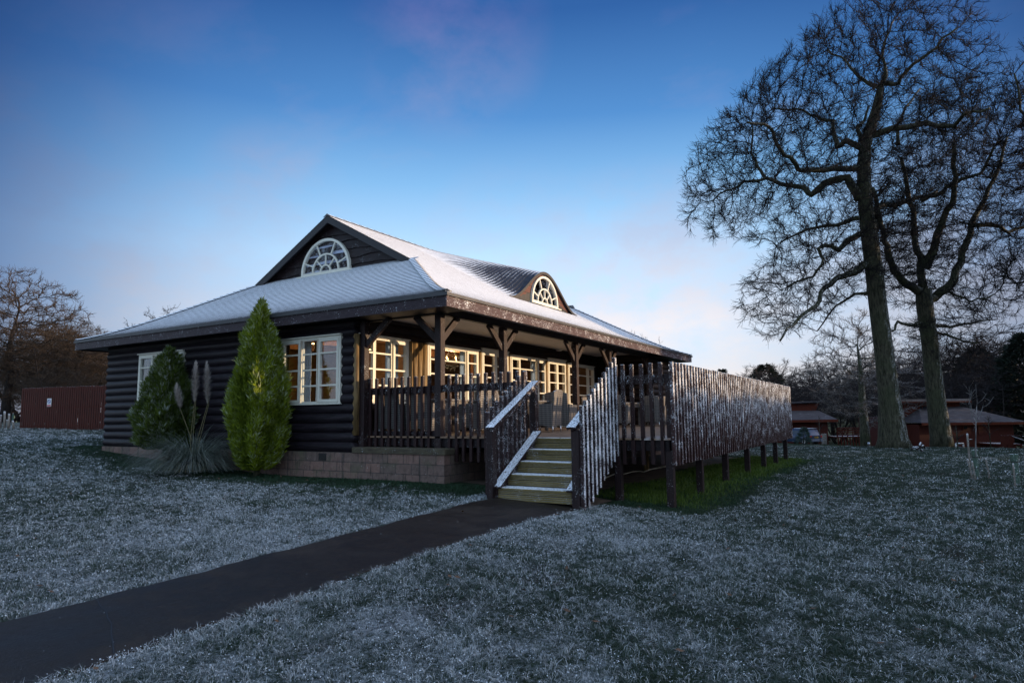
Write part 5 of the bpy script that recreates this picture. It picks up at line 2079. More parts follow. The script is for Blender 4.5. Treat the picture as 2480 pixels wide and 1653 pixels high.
def in_poly(p, poly):
    x, y = p[:, 0], p[:, 1]
    ins = np.zeros(len(p), bool)
    n = len(poly)
    for i in range(n):
        x1, y1 = poly[i]
        x2, y2 = poly[(i + 1) % n]
        c = ((y1 > y) != (y2 > y))
        xi = (x2 - x1) * (y - y1) / (y2 - y1 + 1e-12) + x1
        ins ^= c & (x < xi)
    return ins


def crown_points(poly, n, D, half, r, base, shell=0.35):
    """points through a crown: outline in photo pixels at the distance of the trunk, with a rounded depth of its own"""
    poly = np.array(poly, float) * 1.0544
    lo, hi = poly.min(0), poly.max(0)
    c = poly.mean(0)
    out = []
    while len(out) < n:
        p = r.uniform(lo, hi, (n, 2))
        p = p[in_poly(p, poly)]
        for q in p:
            rho = min(1.0, np.linalg.norm((q - c) / ((hi - lo) / 2)))
            dd = half * sqrt(max(0.05, 1 - rho * rho)) * (r.random() * 2 - 1)
            out.append(at(q[0], q[1], D) + FWD * dd - base)
            if len(out) >= n:
                break
    return np.array(out)


def limb(pts, D, base, d_end, w0, w1, r, conv, d_start=0.0, wob=0.035):
    """limb traced through pixels; leaves the trunk's depth by d_end metres along its length"""
    P, R = [], []
    n = len(pts)
    # finer resampling with small kinks
    fine = []
    for i in range(n - 1):
        for k in range(3):
            s = (i + k / 3) / (n - 1)
            fine.append((np.array(pts[i]) * (1 - k / 3) + np.array(pts[i + 1]) * (k / 3), s))
    fine.append((np.array(pts[-1]), 1.0))
    for j, (q, s) in enumerate(fine):
        x, y = conv(*q)
        k = wob if 0 < j < len(fine) - 1 else 0
        P.append(at(x, y, D + d_start + (d_end - d_start) * s ** 1.3) - base + r.normal(0, k, 3))
        R.append((w0 + (w1 - w0) * s ** 0.8) / 2 * D / FPX)
    return P, R


z13 = lambda u, v: (1640 + u * .35714, v * .35714)
z14 = lambda u, v: (1640 + u * .44633, 400 + v * .44633)


def ground_hit(px, py, lo=3.0, hi=140.0):
    """where the line of sight through a pixel meets the ground"""
    ds = np.linspace(lo, hi, 700)
    P = CAM[None] + ds[:, None] * (at(px, py, 1.0) - CAM)[None]
    g = P[:, 2] - gz(P[:, 0], P[:, 1])
    k = int(np.argmax(g < 0)) if (g < 0).any() else len(ds) - 1
    return P[k], ds[k]


def oaks():
    r = np.random.default_rng(17)
    D = 32.0
    base = at(2170, 1086, D)
    base[2] = float(gz(base[0], base[1]))
    t = thing('oak_tree', 'tall bare oak with a straight frosted trunk, left one of the pair', 'tree', base, group='bare oaks right of the deck')
    L = []
    tr = [(1180, 1545), (1172, 1480), (1150, 1250), (1128, 1050), (1105, 880), (1085, 720), (1068, 560), (1045, 400), (1025, 250), (1015, 100), (1012, 0)]
    w = [88, 66, 47, 43, 41, 40, 40, 37, 34, 31, 30]
    P = [at(*z14(*q), D) - base for q in tr]
    R = [x / 2 * D / FPX for x in w]
    tr2 = [(1275, 1000), (1300, 900), (1345, 760), (1370, 650), (1385, 570)]
    for q, x in zip(tr2, [27, 25, 22, 18, 14]):
        P.append(at(*z13(*q), D) - base)
        R.append(x / 2 * D / FPX)
    L.append((P, R))
    for pts, de, w0, w1, cv in (
        ([(1385, 570), (1490, 575), (1600, 440), (1750, 310), (1900, 190)], -2.0, 12, 4, z13),
        ([(1375, 600), (1330, 580), (1220, 520), (1150, 420), (1020, 330)], 2.0, 12, 4, z13),
        ([(1385, 580), (1420, 500), (1390, 400), (1420, 250), (1480, 120)], 1.0, 11, 3, z13),
        ([(1240, 1140), (1180, 1145), (1000, 1150), (840, 1160), (790, 1100), (700, 1020), (650, 900), (600, 840), (480, 830)], -3.0, 17, 5, z13),
        ([(1240, 1360), (1150, 1200), (1000, 1240), (900, 1330), (860, 1270), (760, 1260), (600, 1210), (550, 1130), (500, 1040), (512, 860)], 2.5, 22, 4, z13),
        ([(1265, 1010), (1140, 950), (1085, 1000), (1065, 900), (1050, 820), (950, 785), (800, 740), (640, 740)], 3.5, 16, 4, z13),
        ([(1295, 925), (1480, 870), (1700, 840), (1880, 860), (1950, 780), (2120, 735)], -3.5, 18, 5, z13),
        ([(1340, 1570), (1340, 1440), (1375, 1390), (1480, 1380), (1650, 1340), (1760, 1300)], 3.0, 20, 8, z13),
        ([(1250, 960), (1215, 860), (1250, 850), (1300, 720)], 0.5, 12, 5, z13),
        ([(1030, 530), (960, 585), (880, 605), (800, 660), (750, 760), (620, 860), (560, 950)], -3.0, 20, 4, z14),
        ([(1010, 370), (930, 405), (875, 460), (820, 430), (765, 450), (795, 510), (740, 600), (600, 660)], -1.0, 16, 4, z14),
        ([(990, 285), (860, 325), (700, 350), (560, 420)], 2.5, 12, 4, z14),
        ([(1060, 690), (960, 700), (860, 760), (760, 900)], 1.5, 9, 3, z14),
        ([(600, 1210), (450, 1240), (330, 1300), (200, 1370)], 2.5, 8, 3, z13),
    ):
        L.append(limb(pts, D, base, de, w0, w1, r, cv))
    poly = [(1572, 470), (1592, 330), (1645, 275), (1690, 215), (1755, 175), (1800, 105), (1870, 62), (1930, 8), (2080, -30), (2200, -10), (2262, 40), (2292, 120), (2275, 240), (2190, 330), (2150, 470), (2120, 620),
            (2030, 690), (1960, 640), (1880, 740), (1790, 790), (1700, 740), (1712, 640), (1800, 590), (1780, 545), (1660, 545), (1600, 515)]
    A = crown_points(poly, 8000, D, 5.0, r, base)
    make_tree(t, L, A, 0.32, 2.6, 0.50, 95, 0.17, 0.009, r, (MAT['oak_bark'], MAT['twig']), twig_n=6, twig_l=0.62, twig_r=0.0095, ex=2.6, sides=14)

    r = np.random.default_rng(23)
    D = 33.0
    base = at(2283, 1086, D)
    base[2] = float(gz(base[0], base[1]))
    t = thing('oak_tree', 'forked bare oak with a leaning trunk, right one of the pair', 'tree', base, group='bare oaks right of the deck')
    L = []
    tr = [(1440, 1540), (1432, 1470), (1408, 1300), (1388, 1120), (1372, 960), (1352, 830), (1342, 740), (1338, 670)]
    w = [54, 47, 41, 38, 36, 36, 37, 34]
    L.append(([at(*z14(*q), D) - base for q in tr], [x / 2 * D / FPX for x in w]))
    for pts, de, w0, w1, cv in (
        ([(1335, 690), (1250, 645), (1175, 570), (1140, 470), (1125, 370), (1085, 240), (1060, 120)], -1.5, 22, 8, z14),
        ([(1338, 680), (1320, 530), (1290, 430), (1280, 250), (1240, 80), (1215, -40)], 1.5, 20, 8, z14),
        ([(1500, 980), (1490, 860), (1560, 720), (1650, 600)], 2.5, 9, 4, z13),
        ([(1345, 560), (1390, 450), (1425, 330), (1490, 200), (1505, 60), (1500, -120)], -2.5, 22, 8, z14),
        ([(1345, 740), (1400, 720), (1500, 625), (1555, 470), (1600, 320), (1670, 180), (1740, 20), (1790, -150)], 2.0, 26, 6, z14),
        ([(1600, 325), (1720, 320), (1800, 360), (1890, 335), (2000, 280)], 0.5, 12, 5, z14),
        ([(1350, 850), (1290, 870), (1200, 850), (1165, 900)], -1.0, 12, 4, z14),
        ([(1375, 860), (1480, 880), (1600, 850), (1740, 835)], 2.0, 10, 3, z14),
        ([(1380, 900), (1460, 920), (1560, 960), (1640, 960)], -2.0, 8, 3, z14),
        ([(1320, 190), (1400, 160), (1500, 100), (1640, 45), (1720, -100)], -2.0, 14, 5, z14),
        ([(1390, 700), (1480, 690), (1600, 740), (1720, 700)], -2.5, 8, 3, z14),
    ):
        L.append(limb(pts, D, base, de, w0, w1, r, cv))
    poly = [(2060, 640), (2040, 480), (2060, 330), (2110, 230), (2200, 180), (2300, 200), (2420, 190), (2500, 300), (2480, 480), (2400, 560), (2330, 660), (2290, 740), (2240, 800), (2190, 840), (2080, 800), (2110, 700)]
    A = crown_points(poly, 5200, D, 5.0, r, base)
    make_tree(t, L, A, 0.32, 2.6, 0.50, 85, 0.17, 0.009, r, (MAT['oak_bark'], MAT['twig']), twig_n=6, twig_l=0.62, twig_r=0.0095, ex=2.6, sides=14)

    r = np.random.default_rng(29)
    D = 30.0
    base = at(2640, 1110, D)
    base[2] = float(gz(base[0], base[1]))
    t = thing('oak_tree', 'bare tree cut off by the right edge, only crown twigs showing', 'tree', base, group='bare oaks right of the deck')
    c = lambda u, v: (u * 1.0544, v * 1.0544)
    L = [([at(*c(*q), D) - base for q in ((2504, 1056), (2500, 900), (2490, 700), (2480, 500), (2475, 350))], [.45, .38, .33, .25, .15])]
    for pts, de in (([(2480, 520), (2430, 430), (2390, 340), (2350, 250), (2330, 170)], 1.0), ([(2478, 400), (2420, 260), (2380, 150), (2360, 80)], -1.5), ([(2490, 690), (2430, 650), (2380, 640), (2330, 650)], 0.5), ([(2480, 480), (2500, 300), (2520, 150)], 2)):
        L.append(limb(pts, D, base, de, 14, 4, r, c))
    poly = [(2312, 330), (2325, 180), (2345, 110), (2370, 40), (2460, 0), (2560, 80), (2600, 300), (2560, 560), (2460, 640), (2400, 690), (2345, 670), (2310, 655), (2330, 600), (2380, 520)]
    A = crown_points(poly, 1500, D, 3.5, r, base)
    make_tree(t, L, A, 0.34, 2.6, 0.58, 70, 0.17, 0.009, r, (MAT['oak_bark'], MAT['twig']), twig_n=5, twig_l=0.7, twig_r=0.0125)


oaks()


def generic_tree(label, H, crown, n, seed, mats, trunk_r, name='bare_tree', stems=1, group=None, jit=0.24, tw=4, low=0.28):
    """crown: (rx, rz, zc) as shares of H"""
    r = np.random.default_rng(seed)
    t = thing(name, label, 'tree', (0, 0, 0), group=group)
    L = []
    rx, rzz, zc = [q * H for q in crown]
    for s in range(stems):
        a = 2 * pi * s / max(1, stems) + 0.5
        k = 0.0 if stems == 1 else 0.16 * H
        pts = [(0.1 * k * cos(a), 0.1 * k * sin(a), -0.3), (0.35 * k * cos(a) + r.normal(0, .04), 0.35 * k * sin(a), low * H * 0.5), (k * cos(a) * .8 + r.normal(0, .1), k * sin(a) * .8 + r.normal(0, .1), low * H), (k * cos(a) * 1.2 + r.normal(0, .15), k * sin(a) * 1.2, H * (low + 0.22)), (k * 1.4 * cos(a) + r.normal(0, .2), k * 1.4 * sin(a), H * 0.72)]
        f = 1.0 if stems == 1 else 0.5
        L.append((pts, [trunk_r * 1.25 * f, trunk_r * f, trunk_r * .85 * f, trunk_r * .55 * f, trunk_r * .2 * f]))
    q = r.normal(0, 1, (n, 3))
    q /= np.linalg.norm(q, axis=1, keepdims=True)
    q *= r.random((n, 1)) ** 0.42
    lobes = 1 + 0.22 * np.sin(3 * np.arctan2(q[:, 1], q[:, 0]) + seed) + 0.12 * np.sin(7 * np.arctan2(q[:, 1], q[:, 0]))
    A = np.stack([q[:, 0] * rx * lobes, q[:, 1] * rx * lobes, zc + q[:, 2] * rzz], 1)
    step = H / 34
    make_tree(t, L, A, step, H * 0.35, step * 1.55, 70, jit, 0.0012 * H, r, mats, twig_n=tw, twig_l=H * 0.055, twig_r=0.0011 * H, sides=8)
    return t


# ------------------------------------------------------------------ background woodland
WR = 'bare trees of the wood behind the cabins'
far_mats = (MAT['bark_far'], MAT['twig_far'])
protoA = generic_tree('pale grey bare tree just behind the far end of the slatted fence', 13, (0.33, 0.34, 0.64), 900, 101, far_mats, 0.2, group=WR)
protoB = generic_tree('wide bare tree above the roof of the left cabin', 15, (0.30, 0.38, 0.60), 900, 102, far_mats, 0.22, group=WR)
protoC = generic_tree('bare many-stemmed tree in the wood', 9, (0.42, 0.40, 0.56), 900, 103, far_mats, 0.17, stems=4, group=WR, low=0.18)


def place(proto, px, D, top_py, rz, label, H, first=False, sx=1.0):
    p, _ = at(px, 1080, D), 0
    z = float(gz(p[0], p[1]))
    topz = at(px, top_py, D)[2]
    s = (topz - z) / H
    if first:
        proto.location = (p[0], p[1], z)
        proto.rotation_euler = (0, 0, rz)
        proto.scale = (s * sx, s * sx, s)
        return proto
    return copy_tree(proto, (p[0], p[1], z), rz, label, (s * sx, s * sx, s))


place(protoA, 1985, 92, 868, 0.3, None, 13, True, 1.1)
place(protoB, 2075, 96, 858, 1.1, None, 15, True, 1.2)
place(protoC, 1905, 88, 905, 0.3, None, 9, True, 1.2)
woods = [
    (protoA, 13, 1850, 100, 872, 'bare tree showing over the top edge of the slatted fence', 1.1),
    (protoC, 9, 1945, 84, 925, 'low bushy bare tree over the left cabin roof beside the fence end', 1.5),
    (protoB, 15, 1900, 112, 862, 'tall thin bare tree far behind the fence end', 1.2),
    (protoC, 9, 2030, 86, 930, 'low bushy bare tree directly behind the parked car', 1.6),
    (protoA, 13, 2135, 90, 850, 'bare tree left of the left oak trunk, behind the cabin deck', 1.2),
    (protoC, 9, 2110, 84, 920, 'low thicket tree over the cabin deck railing', 1.6),
    (protoB, 15, 2190, 94, 842, 'bare tree hidden mostly by the straight oak trunk', 1.2),
    (protoC, 9, 2205, 80, 905, 'low thicket tree between the two oak trunks', 1.5),
    (protoA, 13, 2245, 88, 835, 'bare tree framed between the two oaks', 1.2),
    (protoB, 15, 2310, 86, 815, 'dark bare tree right of the forked oak trunk', 1.3),
    (protoC, 9, 2330, 76, 890, 'low thicket tree over the right cabin clerestory', 1.6),
    (protoA, 13, 2365, 84, 800, 'bare tree above the right cabin clerestory roof', 1.3),
    (protoC, 9, 2400, 72, 880, 'low thicket tree over the right cabin ridge', 1.6),
    (protoB, 15, 2430, 82, 790, 'bare tree left of the dark evergreen at the right edge', 1.3),
    (protoA, 13, 2500, 80, 780, 'bare tree at the right edge behind the dark evergreen', 1.3),
    (protoB, 15, 2160, 110, 838, 'distant bare tree in the second row behind the oaks', 1.4),
    (protoA, 13, 2280, 106, 818, 'distant bare tree in the second row right of the forked oak', 1.5),
    (protoB, 15, 2390, 104, 800, 'distant bare tree in the second row over the right cabin', 1.5),
    (protoA, 13, 2020, 115, 862, 'distant bare tree in the second row over the left cabin', 1.5),
    (protoC, 9, 2470, 74, 900, 'low thicket tree at the right edge over the cabin eave', 1.6),
]
for i in range(16):
    woods.append((protoC if i % 3 else protoA, 9 if i % 3 else 13, 1835 + i * 45, 98 + (i * 7) % 16, 900 - i * 3 + (i * 13) % 22, 'indistinct bare tree in the hazy back row of the wood behind the cabins', 1.6))
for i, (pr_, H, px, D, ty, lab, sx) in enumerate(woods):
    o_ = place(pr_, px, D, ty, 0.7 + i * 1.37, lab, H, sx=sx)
    if lab.startswith('indistinct'):
        o_['group'] = 'indistinct back row of the wood'

mid = generic_tree('snow-edged bare tree behind the oaks, its trunk right of the cabin deck', 14, (0.42, 0.42, 0.55), 1100, 120, (MAT['oak_bark'], MAT['twig_snow']), 0.42, low=0.3)
place(mid, 2097, 62, 735, 0.4, None, 14, True, 1.0)
# low snowy bough over the left cabin
rr_ = np.random.default_rng(3)

WL = 'brown bare trees behind the red fence'
brown = (MAT['bark_far'], MAT['twig_brown'])
bL = generic_tree('large bare tree at the left edge of the lawn', 12, (0.46, 0.44, 0.56), 2600, 131, brown, 0.3, group=WL)
place(bL, 8, 42, 640, 0.2, None, 12, True, 1.05)
bH = generic_tree('brown bushy tree behind the right half of the red fence', 7, (0.50, 0.42, 0.55), 1700, 132, brown, 0.16, stems=4, group=WL, low=0.2)
place(bH, 185, 44, 795, 0.2, None, 7, True, 1.2)
for i, (pr_, H, px, D, ty, lab, sx) in enumerate([
        (bH, 7, 100, 42, 775, 'brown bushy tree behind the left half of the red fence', 1.2),
        (bL, 12, 150, 56, 760, 'bare tree in the second row above the red fence', 1.0),
        (bH, 7, 255, 46, 805, 'brown bushy tree right against the lodge eaves', 1.2),
        (bH, 7, 20, 50, 850, 'brown bushy tree at the left edge under the big tree', 1.6),
        (bH, 7, 215, 52, 790, 'brown bushy tree in the second row between the notice and the lodge', 1.5),
        (bH, 7, 60, 58, 760, 'brown bushy tree in the second row behind the big left tree', 1.6),
        (bH, 7, 160, 60, 800, 'brown bushy tree in the third row above the notice', 1.7),
        (bH, 7, 140, 38, 880, 'low brown shrubby tree showing just over the red fence', 1.5)]):
    place(pr_, px, D, ty, 1.9 + i * 1.7, lab, H, sx=sx)
# tops that show over the roof
oT = generic_tree('reddish twig tops of a tree showing over the left slope of the lodge roof', 8, (0.36, 0.36, 0.62), 420, 141, (MAT['bark_far'], MAT['twig_brown']), 0.16, tw=2)
place(oT, 392, 34, 722, 0.6, None, 8, True, 0.9)
copy_tree(oT, (0, 0, 0), 2.1, 'few thin bare twigs showing over the right end of the lodge roof')
oT2 = [o for o in bpy.data.objects if o.get('label') == 'few thin bare twigs showing over the right end of the lodge roof'][0]
p = at(1555, 1000, 46)
zg_ = float(gz(p[0], p[1]))
oT2.location = (p[0], p[1], zg_)
s_ = (at(1555, 792, 46)[2] - zg_) / 8
oT2.scale = (s_ * .75, s_ * .75, s_)
# trees behind the photographer: the window panes mirror them
for x, y, rz_, s_, lab in ((40, -24, 0.4, 1.0, 'nearest bare tree off to the right mirrored in the veranda windows'), (47, -31, 2.0, 1.2, 'taller bare tree off to the right mirrored in the veranda panes'), (56, -25, 3.0, 1.1, 'wide bare tree off to the right mirrored in the far veranda panes'),
                      (66, -33, 4.1, 1.3, 'tallest bare tree off to the right mirrored in the glazed doors'), (33, -33, 5.2, 1.2, 'bare tree off to the right mirrored in the dormer window')):
    copy_tree(protoB, (x, y, float(gz(x, y))), rz_, lab, s_)
for x, y, rz_, s_, lab in ((-14, 24, 1.4, 1.0, 'bare tree off to the left mirrored in the end wall window'), (-19, 31, 2.6, 1.2, 'taller bare tree off to the left mirrored in the end wall panes'), (-25, 22, 3.3, 1.0, 'bare tree farthest off to the left mirrored in the bush window')):
    copy_tree(protoA, (x, y, float(gz(x, y))), rz_, lab, s_)


def conifer(label, H, R, n, seed, mat, name='conifer', prof=None, L=0.5, W=0.06, fan=3):
    r = np.random.default_rng(seed)
    t = thing(name, label, 'tree', (0, 0, 0))
    MB().tube([(0, 0, -0.4), (0, 0, H * 0.5), (0.05, 0, H * 0.96)], [R * 0.09, R * 0.06, 0.02], 8).build('trunk', MAT['bark_far'], t)
    h = r.random(n) ** 0.8
    prof = prof or [(0, .75), (.1, 1), (.35, .85), (.6, .6), (.8, .36), (.95, .12), (1, 0.02)]
    Rm = np.interp(h, [p[0] for p in prof], [p[1] for p in prof]) * R
    a = r.uniform(0, 2 * pi, n)
    lay = 0.72 + 0.42 * vnoise(a * 1.6, h * 9, 1.0, seed)
    d = r.beta(3.5, 1.2, n)
    rad = Rm * lay * d
    P = np.stack([np.cos(a) * rad, np.sin(a) * rad, 0.06 * H + h * H * 0.93 - 0.12 * rad], 1)
    Nn = np.stack([np.cos(a), np.sin(a), np.full(n, -0.1)], 1)
    V, F = sprays(P, Nn, np.full(n, L), np.full(n, W), r, fan, 0.22)
    tone = np.tile(np.repeat(r.random(n) * d, 4), fan)
    fz = np.tile((np.clip(r.random(n) * 2 - 1.1, 0, 1)[:, None] * np.array([0, .5, 1, .5])[None]).ravel(), fan)
    fast_mesh('crown', V, F, mat, t, {'tone': tone, 'frost': fz})
    return t


def put(t, px, py, D, H, top_py, sx=1.0):
    p = at(px, py, D)
    z = float(gz(p[0], p[1]))
    s = (at(px, top_py, D)[2] - z) / H
    t.location = (p[0], p[1], z)
    t.scale = (s * sx, s * sx, s)


wide = [(0, .5), (.1, .8), (.3, 1), (.55, .95), (.75, .8), (.9, .5), (1, .1)]
put(conifer('dark ragged evergreen at the right edge beside the right cabin', 12, 3.2, 3600, 201, MAT['needles'], 'evergreen_tree', wide, 0.55, 0.07), 2510, 1090, 70, 12, 800, 1.0)
put(conifer('dark evergreen with a flat top over the right cabin roof end', 12, 3.0, 3000, 202, MAT['needles'], 'evergreen_tree', wide, 0.55, 0.07), 2385, 1085, 92, 12, 838, 1.2)
put(conifer('dark pine crown above the end of the slatted fence', 12, 2.6, 2600, 203, MAT['needles'], 'evergreen_tree', wide, 0.55, 0.07), 1862, 1075, 104, 12, 880, 1.3)
put(conifer('small dark conifer tip peeping over the slatted fence', 8, 1.6, 1800, 204, MAT['needles'], 'evergreen_tree', None, 0.4, 0.05), 1757, 1075, 96, 8, 893, 1.2)
# unseen hedge and evergreen belt, added to keep low sun off lawn and oaks
ev = conifer('tall dark evergreen of the added sun-blocking belt right of the lawn, beyond the oaks', 12, 3.4, 3000, 210, MAT['needles'], 'evergreen_tree', wide, 0.6, 0.08)
ev['group'] = 'evergreen belt added out of frame on the right to block sun'
ev.location = (33, -25, float(gz(33, -25)))
for i, (x, y, s_, lab) in enumerate(((38, -27, 1.1, 'second dark evergreen of the added sun-blocking belt right of the lawn'), (43, -25, 0.95, 'third dark evergreen of the added sun-blocking belt right of the lawn'), (28, -27, 1.0, 'dark evergreen of the added sun-blocking belt next to the hedge'), (48, -28, 1.1, 'fifth dark evergreen of the added sun-blocking belt right of the lawn'), (57, -33, 1.2, 'sixth dark evergreen of the added sun-blocking belt right of the lawn'), (66, -36, 1.3, 'seventh dark evergreen of the added sun-blocking belt right of the lawn'),
                                  (76, -36, 1.4, 'eighth dark evergreen of the added sun-blocking belt right of the lawn'), (87, -38, 1.4, 'ninth dark evergreen of the added sun-blocking belt right of the lawn'), (98, -38, 1.5, 'tenth dark evergreen of the added sun-blocking belt right of the lawn'), (110, -38, 1.5, 'last dark evergreen of the added sun-blocking belt right of the lawn'))):
    copy_tree(ev, (x, y, float(gz(x, y))), i * 1.3, lab, s_)
hg = thing('added_shade_hedge', 'long evergreen hedge added out of frame on the right to shade the lawn', 'hedge', (4, -25, float(gz(4, -25))))
r = np.random.default_rng(77)
n_ = 9000
hh_ = 2.75 - float(gz(4, -25))
P = np.stack([r.uniform(-16, 20, n_), r.uniform(-.6, .6, n_), hh_ * r.random(n_) ** 0.7], 1)
V, F = sprays(P, np.stack([r.normal(0, .5, n_), np.sign(P[:, 1]), np.full(n_, .2)], 1), np.full(n_, .42), np.full(n_, .09), r, 3, 0.4)
fast_mesh('foliage', V, F, MAT['needles'], hg, {'tone': r.random(len(V)), 'frost': np.zeros(len(V))})
MB().box(-16, 20, -.35, .35, -.6, hh_ - .1).build('sun_block_core', MAT['bark_far'], hg)  # solid core added so the hedge blocks the sun
cf = conifer('cut fir tree leaning in front of the parked car', 1.9, 0.8, 420, 205, MAT['fir'], 'cut_fir', None, 0.34, 0.022)
p = at(1946, 1074, 71)
cf.location = (p[0], p[1], float(gz(p[0], p[1])))
cf.rotation_euler = (0.08, 0.1, 0)
cf.scale = (1.05, 1.05, 0.95)

# ------------------------------------------------------------------ cabins
RZ = YAW - pi / 2


def cabin_left():
    D = 78.0
    k = FPX / D
    b = at(1960, 1073, D)
    t = thing('red_cabin', 'red timber cabin with dark roof seen behind the parked car', 'cabin', (b[0], b[1], b[2]), RZ)
    X = lambda px: (px - 1960) / k
    Z = lambda py: (1073 - py) / k
    w = MB()
    w.box(X(1800), X(2007), 0, 7, -0.6, Z(1018))
    w.build('wall', MAT['red_wall'], t)
    rf = MB()
    ze, zr = Z(1016), Z(994)
    x0, x1, x2 = X(1790), X(2008), X(2025)
    top = [(x0, 2.2, zr), (x1, 2.2, zr)]
    rf.add([(x0, -0.8, ze), (x2, -0.8, ze), (x1, 2.2, zr), (x0, 2.2, zr), (x2, 7.5, ze), (x1, 4.5, zr), (x0, 4.5, zr), (x0, 7.5, ze)],
           [(0, 1, 2, 3), (1, 4, 5, 2), (4, 7, 6, 5), (3, 2, 5, 6), (0, 3, 6, 7), (0, 7, 4, 1)])
    rf.build('roof', MAT['cabin_roof'], t)
    MB().box(x0, x2 + 0.02, -0.84, -0.78, ze - 0.30, ze - 0.01).build('fascia_board', MAT['orange_trim'], t)
    u = MB()
    u.prism([(x0, zr - .3), (X(2000), zr - .3), (X(2012), Z(976)), (x0, Z(980))], 'y', 2.4, 5.5)
    u.build('clerestory', MAT['orange_trim'], t)
    m = MB()
    m.prism([(x0 - .3, Z(980)), (X(2016), Z(973)), (X(2016), Z(970)), (x0 - .3, Z(976))], 'y', 1.8, 6)
    m.build('upper_roof', MAT['cabin_roof'], t)
    dk = MB()
    a, c = X(2010), X(2084)
    dk.box(a, c, -2.0, 1.5, Z(1056) - .14, Z(1056))
    for x in np.linspace(a + .1, c - .1, 11):
        dk.box(x - .06, x + .06, -1.95, -1.83, -0.6, Z(1056))
    dk.build('cabin_deck', MAT['red_fence'], t)
    rl = MB()
    for z in np.linspace(Z(1054), Z(1038), 4):
        rl.box(a, c, -2.02, -1.98, z, z + .16)
    for x in np.linspace(a, c, 7):
        rl.box(x - .05, x + .05, -1.97, -1.9, Z(1056), Z(1037))
    rl.box(a, c, -2.05, -1.9, Z(1037), Z(1037) + .05)
    rl.build('deck_railing', MAT['red_fence'], t)
    s = MB()
    s.box(X(1917.5), X(1920.5), -.05, -.01, Z(1028), Z(1024))
    s.lathe([(0.001, 0), (0.09, 0.02), (0.09, 0.16), (0.001, 0.18)], 10, (X(1919), -.1, Z(1033.5)))
    s.build('wall_lamp', MAT['cream'], t)
    d = MB()
    d.box(X(1990), X(2003), -.04, -.005, -.1, Z(1050))
    d.build('hatch', MAT['stake'], t)


def cabin_roof_mat():
    m, nt, b = new_mat('cabin_shingles')
    tc = nt.new('ShaderNodeTexCoord').outputs['Object']
    n = nt.noise(nt.mapping(tc, (0.8, 1, 7)), 1.6, 5, 0.7)
    col = nt.ramp(n, [(0.35, (0.030, 0.026, 0.032)), (0.55, (0.06, 0.05, 0.056)), (0.66, (0.09, 0.085, 0.095)), (0.72, (0.42, 0.44, 0.5))])
    nt.link(col, b.inputs['Base Color'])
    b.inputs['Roughness'].default_value = 0.8
    return m


MAT['cabin_roof'] = cabin_roof_mat()
cabin_left()


